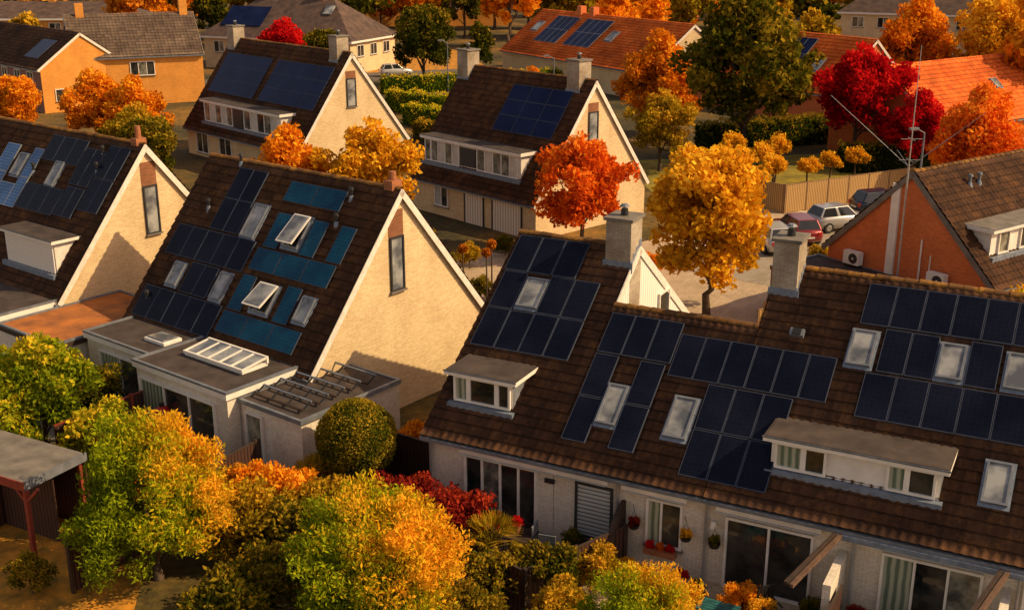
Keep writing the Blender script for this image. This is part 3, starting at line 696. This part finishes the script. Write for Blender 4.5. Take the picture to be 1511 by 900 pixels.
S2=tree_mesh('shrub_b',10,2,1.0,.9,.9,55,5500,.11,.06,.04,.1,.24,limbs=4)
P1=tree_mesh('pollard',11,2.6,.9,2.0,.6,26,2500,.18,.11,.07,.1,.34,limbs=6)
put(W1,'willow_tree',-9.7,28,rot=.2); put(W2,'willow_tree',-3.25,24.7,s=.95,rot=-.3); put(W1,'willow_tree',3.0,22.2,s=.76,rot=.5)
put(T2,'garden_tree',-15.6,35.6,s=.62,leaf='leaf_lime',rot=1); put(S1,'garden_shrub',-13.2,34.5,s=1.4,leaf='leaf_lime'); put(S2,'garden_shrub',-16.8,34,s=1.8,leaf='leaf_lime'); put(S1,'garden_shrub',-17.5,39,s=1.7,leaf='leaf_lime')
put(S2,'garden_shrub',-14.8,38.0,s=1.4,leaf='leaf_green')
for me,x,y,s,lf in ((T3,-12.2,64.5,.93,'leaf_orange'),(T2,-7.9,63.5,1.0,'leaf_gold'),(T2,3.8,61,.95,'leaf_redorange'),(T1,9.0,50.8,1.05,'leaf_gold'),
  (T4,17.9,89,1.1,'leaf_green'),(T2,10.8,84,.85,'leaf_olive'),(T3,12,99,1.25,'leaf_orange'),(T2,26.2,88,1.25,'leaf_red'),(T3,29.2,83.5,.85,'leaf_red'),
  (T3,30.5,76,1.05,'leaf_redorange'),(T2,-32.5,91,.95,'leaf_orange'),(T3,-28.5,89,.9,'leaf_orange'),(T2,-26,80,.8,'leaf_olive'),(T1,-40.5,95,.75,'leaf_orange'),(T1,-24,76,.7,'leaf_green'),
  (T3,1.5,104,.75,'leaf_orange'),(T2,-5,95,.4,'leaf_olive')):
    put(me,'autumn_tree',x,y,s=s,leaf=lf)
for x,y,s in ((16.8,78,1.2),(18.3,80,1.3),(19.8,76.5,.95),(21.8,78.5,.95),(23.8,79.5,1),(17.2,75,1.1),(15.8,82,1.2)): put(P1,'pollard_tree',x,y,s=s,leaf='leaf_gold')
rg=random.Random(5)
def far(x,y,s,lf,me=None): put(me or rg.choice(FT),'background_tree',x,y,s=s,leaf=lf)
cols=['leaf_orange','leaf_gold','leaf_olive','leaf_green','leaf_rust','leaf_olive','leaf_green','leaf_orange']
far(-27,140,1.0,'leaf_red',T2); far(-25,139,.8,'leaf_red',T3); far(40,118,1.5,'leaf_orange',T3); far(46,112,1.5,'leaf_gold',T1); far(52,118,1.6,'leaf_orange',T2); far(13,150,1.3,'leaf_orange'); far(17,165,1.6,'leaf_orange')
far(-10,132,1.2,'leaf_green',T1); far(-20,127,.9,'leaf_green',T1); far(-4,140,.7,'leaf_green')
for row,(y0,dx) in enumerate(((178,9),(193,9),(210,10),(234,11),(262,12),(295,14))):
    x=-.5*y0
    while x<.52*y0:
        if not (row==0 and -22<x<24 and rg.random()<.75):
            far(x+rg.uniform(-3,3),y0+rg.uniform(-5,5),rg.uniform(1.1,1.9),rg.choice(cols))
        x+=dx
for x,y in ((-60,146),(-46,143),(-70,138),(36,140),(30,132),(60,140),(66,128),(25,116),(-50,104),(44,98),(28,150),(55,98)): far(x,y,rg.uniform(1,1.5),rg.choice(cols))
def hedge(name,p0,p1,w,h,leaf,ll=.14,dens=120):
    p0=np.array(p0,float);p1=np.array(p1,float);L=np.linalg.norm(p1-p0); rng=np.random.default_rng(int(L*100+h*10))
    n=int((L*w+2*L*h+2*w*h)*dens); x=rng.uniform(0,L,n);side=rng.choice(4,n,p=np.array([L*w,L*h,L*h,2*w*h])/(L*w+2*L*h+2*w*h))
    y=np.where(side==0,rng.uniform(-w/2,w/2,n),np.where(side==1,-w/2,np.where(side==2,w/2,rng.uniform(-w/2,w/2,n))))
    z=np.where(side==0,h,rng.uniform(0,h,n)); x=np.where(side==3,rng.choice([0,L],n),x)
    bu=.12*np.sin(x*2.1+y*3)+.08*np.sin(x*5+z*4)
    P=np.stack([x,y*(1+bu),z*(1+bu*.6)],1)+rng.normal(0,.06,(n,3))
    out=np.stack([np.zeros(n),np.sign(y),(side==0)*1.],1)
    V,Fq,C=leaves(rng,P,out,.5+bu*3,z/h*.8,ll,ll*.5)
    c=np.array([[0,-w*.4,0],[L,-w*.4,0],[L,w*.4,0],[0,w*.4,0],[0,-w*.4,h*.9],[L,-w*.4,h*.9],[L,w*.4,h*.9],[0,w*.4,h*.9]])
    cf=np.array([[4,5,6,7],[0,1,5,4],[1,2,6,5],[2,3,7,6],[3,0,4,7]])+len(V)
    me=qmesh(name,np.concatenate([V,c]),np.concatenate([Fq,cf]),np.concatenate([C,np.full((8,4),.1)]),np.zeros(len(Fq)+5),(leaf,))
    ob=bpy.data.objects.new(name,me); scene.collection.objects.link(ob); d=p1-p0; ob.location=(p0[0],p0[1],0); ob.rotation_euler=(0,0,math.atan2(d[1],d[0]))
hedge('hedge',(-9.5,106),(1,96),1.6,1.8,'leaf_lime',.24,45); hedge('hedge',(-8,98),(-1,92),1.4,1.6,'leaf_olive',.24,45); hedge('hedge',(-12,114),(-1,107),1.6,2,'leaf_lime',.24,45)
hedge('hedge',(-3,86),(2,80),1.2,1.7,'leaf_green',.2,60)
hedge('hedge',(15,92),(30,98),2,2.2,'leaf_green',.24,45); hedge('hedge',(24,84),(34,84),1.5,2,'leaf_green',.24,45); hedge('hedge',(20,57),(24.5,59),1.2,1.2,'leaf_gold',.16,90)
hedge('hedge',(-14,126),(6,134),1.6,1.8,'leaf_lime',.3,25); hedge('hedge',(-4,30.9),(-1.0,29.3),.7,1.0,'leaf_green',.1,200)
def topiary(name,x,y,r,zc,leaf='leaf_topiary',n=14000):
    rng=np.random.default_rng(4); d=unit(rng.normal(size=(n,3))); k=r*(1+.03*np.sin(9*d[:,0]+3*d[:,2])+rng.normal(0,.014,n))
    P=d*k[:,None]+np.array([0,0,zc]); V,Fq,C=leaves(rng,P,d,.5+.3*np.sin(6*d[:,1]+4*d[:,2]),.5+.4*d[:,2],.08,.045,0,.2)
    vs=[];fs=[];N=20;Mn=12
    for i in range(Mn+1):
        for j in range(N):
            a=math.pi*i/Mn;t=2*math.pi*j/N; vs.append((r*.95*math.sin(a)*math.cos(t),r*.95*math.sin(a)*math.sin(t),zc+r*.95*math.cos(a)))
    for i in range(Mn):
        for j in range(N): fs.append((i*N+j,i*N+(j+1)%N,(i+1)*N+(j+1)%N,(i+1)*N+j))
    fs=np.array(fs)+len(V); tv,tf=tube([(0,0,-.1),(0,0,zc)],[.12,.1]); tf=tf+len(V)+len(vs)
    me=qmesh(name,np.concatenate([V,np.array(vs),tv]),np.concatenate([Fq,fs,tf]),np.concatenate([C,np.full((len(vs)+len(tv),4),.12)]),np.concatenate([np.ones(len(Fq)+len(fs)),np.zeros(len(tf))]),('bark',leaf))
    return put(me,name,x,y)
topiary('topiary_tree',-4.75,32.4,1.2,2.2)
sh=[(-7.6,31.2,1.1,'leaf_orange'),(-6.6,30.6,1.2,'leaf_orange'),(-6.9,29.4,1.2,'leaf_olive'),(-5.6,30.2,1.1,'leaf_olive'),(-7.6,28.8,1.4,'leaf_olive'),(-5.9,28.6,1.2,'leaf_green'),(-4.8,29.6,1.0,'leaf_rust'),
(-3.4,30.2,1.15,'leaf_wine'),(-2.5,29.6,1.3,'leaf_wine'),(-1.5,29.2,1.15,'leaf_wine'),(-4.1,30.6,.9,'leaf_wine'),(-8.7,31.6,.9,'leaf_olive'),(-9.6,32.4,1.0,'leaf_green'),(-6.2,33.4,.7,'leaf_olive'),
(-11.4,31.8,1.0,'leaf_orange'),(-12.2,33.2,1.2,'leaf_green'),(-8.2,33.2,.55,'leaf_green'),(-3.2,34.8,.9,'leaf_orange'),(-2.6,35.8,.7,'leaf_orange'),
(1.0,26.7,1.0,'leaf_green'),(2.3,27.4,.8,'leaf_olive'),(1.3,25.2,.9,'leaf_olive'),(.2,27.9,.6,'leaf_green'),(-.6,26.7,.9,'leaf_green'),(-1,24.5,1.1,'leaf_green'),(.3,23.5,1,'leaf_green'),
(5.2,23.6,.7,'leaf_green'),(6.3,23.0,.6,'leaf_rust'),(7.4,22.4,.7,'leaf_green'),(8.6,21.6,.8,'leaf_green'),(-6.3,26,1.2,'leaf_green'),(-6.9,24.3,1.3,'leaf_green'),(-12.9,27.2,.7,'leaf_green'),(-1.2,28.4,.7,'leaf_green'),
(5.95,26.1,.6,'leaf_orange'),(6.3,25.7,.48,'leaf_gold'),(5.5,25.8,.45,'leaf_orange'),
(6.0,53,.9,'leaf_olive'),(12.2,50,.8,'leaf_gold'),(13.6,52,.9,'leaf_orange'),(11.5,47,.9,'leaf_olive'),(16,58,.8,'leaf_olive'),(7,57,.8,'leaf_orange'),(-1.5,53,.7,'leaf_green'),(-3.4,56,.9,'leaf_green'),(-2.2,58.5,.8,'leaf_olive'),(-.4,61,.7,'leaf_green'),(-5,60,1,'leaf_green'),
(18.2,43.6,1.9,'leaf_gold'),(19.9,43.2,2.0,'leaf_lime'),(21.6,44.0,2.0,'leaf_gold'),(23.4,44.6,2.0,'leaf_orange'),(16.8,44.4,1.4,'leaf_olive')]
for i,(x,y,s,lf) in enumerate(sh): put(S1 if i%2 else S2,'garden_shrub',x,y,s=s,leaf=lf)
def pole_tree(x,y,h,r,leaf):
    rng=np.random.default_rng(int(h*100)); n=900; d=unit(rng.normal(size=(n,3))); P=d*r*rng.uniform(.5,1,(n,1))+np.array([0,0,h]); V,Fq,C=leaves(rng,P,d,rng.uniform(0,1,n),.5+.4*d[:,2],.12,.07)
    tv,tf=tube([(0,0,-.1),(.03,0,h*.5),(0,0,h)],[.05,.04,.03],6)
    me=qmesh('pt',np.concatenate([V,tv]),np.concatenate([Fq,tf+len(V)]),np.concatenate([C,np.full((len(tv),4),.3)]),np.concatenate([np.ones(len(Fq)),np.zeros(len(tf))]),('bark',leaf)); put(me,'standard_tree',x,y)
for q in ((-1.2,52.2,2.6,.22,'leaf_rust'),(-1.0,54.5,2.4,.25,'leaf_rust'),(-2.4,54.4,2.2,.22,'leaf_rust'),(-4.0,55,2.8,.3,'leaf_olive'),(-3.0,51.5,1.9,.2,'leaf_rust')): pole_tree(*q)
def palm(x,y,h,r,leaf='leaf_olive'):
    rng=np.random.default_rng(12); VV=[];FF=[];CC=[];off=0
    for i in range(34):
        az=rng.uniform(0,6.28); el=rng.uniform(-.3,1.2); d=np.array([math.cos(az)*math.cos(el),math.sin(az)*math.cos(el),math.sin(el)])
        c=np.array([0,0,h])+d*r*.6; side=np.cross(d,[0,0,1]);side/=np.linalg.norm(side)
        for k in range(11):
            t=(k-5)/5*1.1; v=d*math.cos(t)+side*math.sin(t); e=c+v*r*.5+np.array([0,0,-.1*r]); w_=np.cross(v,[.1,.2,1.]);w_/=np.linalg.norm(w_); w_*=.02
            VV.append(np.array([c-w_,c+w_,e+w_*.3,e-w_*.3])); FF.append(np.arange(4)+off); CC.append(np.tile([rng.uniform(.1,.9),rng.uniform(),.5,1],(4,1))); off+=4
        s_=side*.015; b0=np.array([0,0,h-.1]); VV.append(np.array([b0-s_,b0+s_,c+s_,c-s_])); FF.append(np.arange(4)+off);CC.append(np.full((4,4),.3)); off+=4
    nl=len(FF); tv,tf=tube([(0,0,-.1),(0,0,h)],[.13,.1]); 
    me=qmesh('palm',np.concatenate(VV+[tv]),np.concatenate([np.array(FF),tf+off]),np.concatenate(CC+[np.full((len(tv),4),.2)]),np.concatenate([np.ones(nl),np.zeros(len(tf))]),('bark',leaf)); put(me,'fan_palm',x,y)
palm(-.55,28.1,1.0,.95); palm(-6.0,31.9,1.1,.8); palm(-5.6,27.0,.8,.7); palm(9.6,22.2,.6,.6)

# ------------------------------------------------------------------ fences, shed, garden objects
def fence(name,p0,p1,h,mat='fence_boards',post='wood_tan'):
    p0=Vector(p0);p1=Vector(p1);L=(p1-p0).length; e=empty(name,(p0[0],p0[1],0),math.atan2(p1[1]-p0[1],p1[0]-p0[0])); b=MB(); x=0
    while x<L-.05:
        x2=min(L,x+1.8); b.box((x,-.05,0),(x+.09,.05,h+.08),post); b.box((x+.09,-.02,.05),(x2,.02,h),mat); b.box((x+.09,-.035,h),(x2,.035,h+.04),post); x=x2
    b.obj('panels',e)
fence('garden_fence',(17,70.8),(27,76.5),1.8); fence('garden_fence',(17,70.8),(12.5,75.5),1.8); fence('garden_fence',(13.6,50.0),(10.8,48.2),1.1)
fence('garden_fence',(-3.9,34.0),(-1.9,32.6),1.7,'dark_boards','wood_dark'); fence('garden_fence',(-3.9,34.0),(-5.4,32.0),1.6,'dark_boards','wood_dark')
fence('garden_fence',(.3,26.2),(3.2,28.6),1.3,'dark_boards','wood_dark'); fence('garden_fence',(-.6,27.0),(.3,26.2),1.3,'dark_boards','wood_dark')
fence('garden_fence',(-12.1,38.5),(-14.8,34.4),1.7,'dark_boards','wood_red'); fence('garden_fence',(-11.8,27.2),(-8,33.6),1.6,'dark_boards','wood_dark'); fence('garden_fence',(6.5,22.2),(8.2,25.2),1.5,'dark_boards','wood_dark')
sd=empty('garden_shed',(-13.45,29.0,0),math.atan2(-.5,.95)+0.0)
b=MB()
b.box((-5,-.1,2.3),(.0,2.1,2.42),'wood_red',top='concrete'); b.box((-5.02,-.14,2.2),(.04,-.1,2.46),'wood_red'); b.box((.0,-.12,2.2),(.04,2.12,2.46),'zinc')
for x in (-.2,-2.4,-4.8): b.box((x,-.02,0),(x+.12,.1,2.3),'wood_red')
b.box((-.2,1.9,0),(-.08,2.02,2.3),'wood_red')
for s_ in (-1,1):
    Mx=Matrix.Translation((-.14,.04,1.75))@Matrix.Rotation(R(45*s_),4,'Y'); b.box((-.04,-.04,0),(.04,.04,.75),'wood_red',Mx)
b.box((-4.9,2.03,0),(.0,2.09,2.3),'dark_boards'); b.box((-4.95,.1,0),(-4.87,2.0,2.3),'dark_boards'); b.box((-2.6,.6,0),(-2.5,2.0,2.3),'dark_boards'); b.box((-2.45,1.0,0),(-.2,1.05,2.3),'dark_boards')
b.obj('frame',sd)
def lathe(b,prof,mat,n=16,c=(0,0,0)):
    for (r0,z0),(r1,z1) in zip(prof[:-1],prof[1:]):
        for i in range(n):
            a=2*math.pi*i/n;d=2*math.pi*(i+1)/n
            b.poly([(c[0]+r0*math.cos(a),c[1]+r0*math.sin(a),c[2]+z0),(c[0]+r0*math.cos(d),c[1]+r0*math.sin(d),c[2]+z0),(c[0]+r1*math.cos(d),c[1]+r1*math.sin(d),c[2]+z1),(c[0]+r1*math.cos(a),c[1]+r1*math.sin(a),c[2]+z1)],mat)
k=empty('kamado_barbecue',(-11.9,36.4,0)); b=MB()
lathe(b,[(.02,.55),(.25,.6),(.36,.85),(.38,1.05),(.37,1.06)],'red_plastic'); lathe(b,[(.4,1.04),(.4,1.1)],'chrome'); lathe(b,[(.38,1.1),(.34,1.3),(.2,1.5),(.08,1.56)],'red_plastic'); lathe(b,[(.08,1.56),(.08,1.68),(.001,1.7)],'black_metal')
for a in range(4): b.cyl((.3*math.cos(a*1.57),.3*math.sin(a*1.57),.65),(.4*math.cos(a*1.57),.4*math.sin(a*1.57),0),.02,.02,'black_metal',6)
b.obj('body',k)
def local(x,y): return L2(o1,e1,x,y)
def table(name,x,y,w,d,h,mat,ang=None):
    q=local(x,y); e=empty(name,(q[0],q[1],.02),math.atan2(e1[1],e1[0])); b=MB()
    for i in range(5): b.box((-w/2,-d/2+i*d/5+.01,h-.04),(w/2,-d/2+(i+1)*d/5-.01,h),mat)
    for sx in (-1,1):
        for sy in (-1,1): b.box((sx*(w/2-.06)-.03,sy*(d/2-.06)-.03,0),(sx*(w/2-.06)+.03,sy*(d/2-.06)+.03,h-.04),mat)
    b.obj('table_top',e); return e
def chair(x,y,rot,mat='black_metal'):
    q=local(x,y); e=empty('garden_chair',(q[0],q[1],.02),rot); b=MB()
    b.box((-.25,-.25,.42),(.25,.25,.47),mat); 
    for i in range(5): b.box((-.23+i*.1,.22,.47),(-.16+i*.1,.26,1.0),mat)
    b.box((-.25,.22,1.0),(.25,.26,1.05),mat)
    for sx in (-.23,.23):
        for sy in (-.23,.23): b.cyl((sx,sy,0),(sx,sy,.42),.018,.018,mat,6)
        b.box((sx-.02,-.25,.64),(sx+.02,.25,.67),mat)
    b.obj('frame',e)
table('garden_table',3.6,-1.2,1.0,.8,.72,'wood_dark'); chair(4.3,-1.0,1.2,'zinc'); chair(3.0,-1.6,2.5); chair(4.7,-1.7,-.3,'zinc')
table('garden_table',9.8,-2.2,1.0,.6,.7,'teal_plastic'); chair(10.9,-1.4,.3); chair(14.2,-1.5,.3); chair(15.0,-1.7,-.5)
def pot(x,y,z,r,leaf,name='flower_pot',mat='clay',fs=.35):
    q=local(x,y); e=empty(name,(q[0],q[1],z)); b=MB(); lathe(b,[(r*.7,0),(r,.3),(r*.9,.3),(r*.85,.26),(.01,.26)],mat,12); b.obj('pot',e)
    o_=put(S2,'flowers',0,0,.18,s=fs,leaf=leaf); o_.parent=e; o_.name='flowers'
pot(3.6,-1.2,.74,.12,'leaf_red',fs=.2); pot(5.0,-.5,0,.22,'leaf_green',mat='black_metal',fs=.4); pot(2.2,-1.4,0,.2,'leaf_olive',mat='black_metal'); pot(8.9,-1.2,0,.18,'leaf_green',mat='teal_plastic',fs=.3); pot(11.8,-.8,0,.22,'leaf_green'); pot(.6,-.8,0,.2,'leaf_rust')
pot(6.8,-.8,0,.16,'leaf_gold',fs=.25); pot(8.3,-.6,0,.15,'leaf_red',mat='white_paint',fs=.22); pot(12.9,-.5,0,.2,'leaf_wine',fs=.3); pot(7.6,-1.5,0,.2,'leaf_olive',mat='black_metal',fs=.4)
q=local(7.5,-.2); e=empty('window_box',(q[0],q[1],.55),math.atan2(e1[1],e1[0])); b=MB(); b.box((-.45,-.1,0),(.45,.12,.18),'clay'); b.obj('box',e)
for dx,lf in ((-.3,'leaf_red'),(0,'leaf_redorange'),(.28,'leaf_red')): o_=put(S2,'flowers',dx,0,.12,s=.16,leaf=lf); o_.parent=e
for x,lf in ((6.75,'leaf_wine'),(8.25,'leaf_gold'),(9.05,'leaf_green')):
    q=local(x,-.3); e=empty('hanging_basket',(q[0],q[1],1.2)); b=MB(); lathe(b,[(.02,0),(.13,.06),(.17,.18)],'black_metal',12); b.cyl((.15,0,.18),(0,0,.6),.006,.006,'black_metal',5); b.cyl((-.15,0,.18),(0,0,.6),.006,.006,'black_metal',5); b.cyl((0,0,.6),(0,.3,.62),.01,.01,'black_metal',5); b.obj('basket',e)
    o_=put(S2,'flowers',0,0,.08,s=.2,leaf=lf); o_.parent=e
for x in (12.9,13.3):
    q=local(x,-1.9); e=empty('covered_barbecue',(q[0],q[1],.02),math.atan2(e1[1],e1[0])); b=MB(); lathe(b,[(.3,0),(.28,.6),(.24,.85),(.15,.98),(.01,1.0)],'black_metal',12); b.obj('cover',e)
# street lamps
for x,y in ((-7,128),(4,112),(25,70)):
    e=empty('street_lamp',(x,y,0),R(200)); b=MB(); b.cyl((0,0,0),(0,0,5.2),.08,.05,'zinc',8); b.cyl((0,0,5.2),(.6,0,5.5),.04,.03,'zinc',6); b.box((.5,-.12,5.44),(1.1,.12,5.56),'zinc'); b.box((.55,-.1,5.41),(1.05,.1,5.44),'glass_sky'); b.obj('pole',e)

# ------------------------------------------------------------------ cars
def car(name,x,y,ang,paint,L=4.0,W=1.75,H=1.5,hatch=True):
    e=empty(name,(x,y,.02),ang)
    st=[(-L/2,.72,.45,.72),(-L/2+.12,.92,.28,.92),(-L*.36,.98,.24,.98),(-L*.1,1,.22,1.0),(L*.18,1,.22,.98),(L*.36,.97,.24,.88),(L/2-.12,.86,.28,.74),(L/2,.68,.42,.6)]
    b=MB(); rings=[]
    for (xx,wf,z0,z1) in st:
        w=W/2*wf; zm=(z0+z1)/2
        rings.append([(xx,-w*.9,z0),(xx,-w,zm-.05),(xx,-w*.97,z1-.1),(xx,-w*.82,z1),(xx,w*.82,z1),(xx,w*.97,z1-.1),(xx,w,zm-.05),(xx,w*.9,z0)])
    for A_,B_ in zip(rings[:-1],rings[1:]):
        for i in range(8): j=(i+1)%8; b.poly([A_[i],A_[j],B_[j],B_[i]],paint)
    b.poly(rings[0][::-1],paint); b.poly(rings[-1],paint)
    b.obj('body',e,smooth=True,bevel=0)
    b=MB(); xb,xf=-L*.45,L*.2; tb,tf=-L*.37,L*.04; w0,w1=W/2*.86,W/2*.66; z0,z1=.94,H
    B0=[(xb,-w0,z0),(xf,-w0,z0-.02),(xf,w0,z0-.02),(xb,w0,z0)]; T0=[(tb,-w1,z1-.04),(tf,-w1,z1),(tf,w1,z1),(tb,w1,z1-.04)]
    for i in range(4): j=(i+1)%4; b.poly([B0[i],B0[j],T0[j],T0[i]],paint)
    b.poly(T0,paint); b.obj('cabin',e,bevel=.05)
    g=MB()
    def pane(a,bb,c,d,m=.08,off=.012,mat='car_glass'):
        P=[Vector(q) for q in (a,bb,c,d)]; cen=sum(P,Vector())/4; nn=(P[1]-P[0]).cross(P[3]-P[0]).normalized()
        if nn.dot(cen-Vector((cen.x*.3,0,.9)))<0: nn=-nn
        g.poly([cen+(q-cen)*(1-m*2)+nn*off for q in P],mat)
    for i in range(4):
        j=(i+1)%4
        if i in (1,3): pane(B0[i],B0[j],T0[j],T0[i],.06)
        else:
            a,bb,c,d=[Vector(q) for q in (B0[i],B0[j],T0[j],T0[i])]
            for s0,s1 in ((.03,.48),(.52,.97)): pane(a.lerp(bb,s0),a.lerp(bb,s1),d.lerp(c,s1),d.lerp(c,s0),.05)
    for sy in (-1,1):
        g.box((L/2-.16,sy*W*.3-.14,.55),(L/2-.0,sy*W*.3+.14,.68),'chrome'); g.box((-L/2-.01,sy*W*.33-.1,.62),(-L/2+.1,sy*W*.33+.1,.84),'red_plastic')
        g.box((L*.16,sy*W*.5-.06,.92),(L*.16+.12,sy*W*.5+.06,1.04),paint)
    g.box((L/2-.05,-.3,.32),(L/2+.012,.3,.46),'black_metal'); g.box((-L/2-.02,-.26,.5),(-L/2+.05,.26,.6),'white_paint')
    for sx in (-L*.31,L*.31):
        for sy in (-1,1):
            g.cyl((sx,sy*(W/2-.2),.31),(sx,sy*(W/2+.005),.31),.31,.31,'tyre',18); g.cyl((sx,sy*(W/2+.004),.31),(sx,sy*(W/2+.014),.31),.19,.17,'chrome',10)
    g.obj('trim',e)
car('parked_car',19.4,67.0,R(20),'paint_silver'); car('parked_car',16.3,64.6,R(100),'paint_red'); car('parked_car',14.4,62.6,R(100),'paint_white'); car('parked_car',23.2,71.0,R(15),'paint_dark')
car('parked_car',-1.5,118,R(95),'paint_silver'); car('parked_car',-14,141.5,R(20),'paint_white'); car('parked_car',6,147,R(25),'paint_red')

# ------------------------------------------------------------------ light, world, camera
az,el=R(97),R(38)
sd_=Vector((math.sin(az)*math.cos(el),math.cos(az)*math.cos(el),math.sin(el)))
l=bpy.data.lights.new('sun','SUN'); l.energy=5.0; l.angle=R(.5); l.color=(1,.73,.39)
lo=bpy.data.objects.new('sun',l); scene.collection.objects.link(lo); lo.rotation_euler=sd_.to_track_quat('Z','Y').to_euler(); lo.location=(60,0,60)
w=bpy.data.worlds.new('World'); scene.world=w; w.use_nodes=True; n=w.node_tree; n.nodes.clear()
o=n.nodes.new('ShaderNodeOutputWorld'); bg=n.nodes.new('ShaderNodeBackground'); sk=n.nodes.new('ShaderNodeTexSky'); sk.sky_type='NISHITA'; sk.sun_disc=False
sk.sun_elevation=el; sk.sun_rotation=az; bg.inputs[1].default_value=.15
n.links.new(mixc(n,1.0,sk.outputs[0],(1.55,1.0,.68),'MULTIPLY'),bg.inputs[0]); n.links.new(bg.outputs[0],o.inputs[0])
c=bpy.data.cameras.new('camera'); c.lens=40.74; c.sensor_width=36; c.clip_end=3000
co=bpy.data.objects.new('camera',c); scene.collection.objects.link(co); co.location=(0,0,17); co.rotation_euler=(R(72),0,0); scene.camera=co
scene.view_settings.view_transform='Standard'; scene.view_settings.look='None'; scene.view_settings.exposure=0
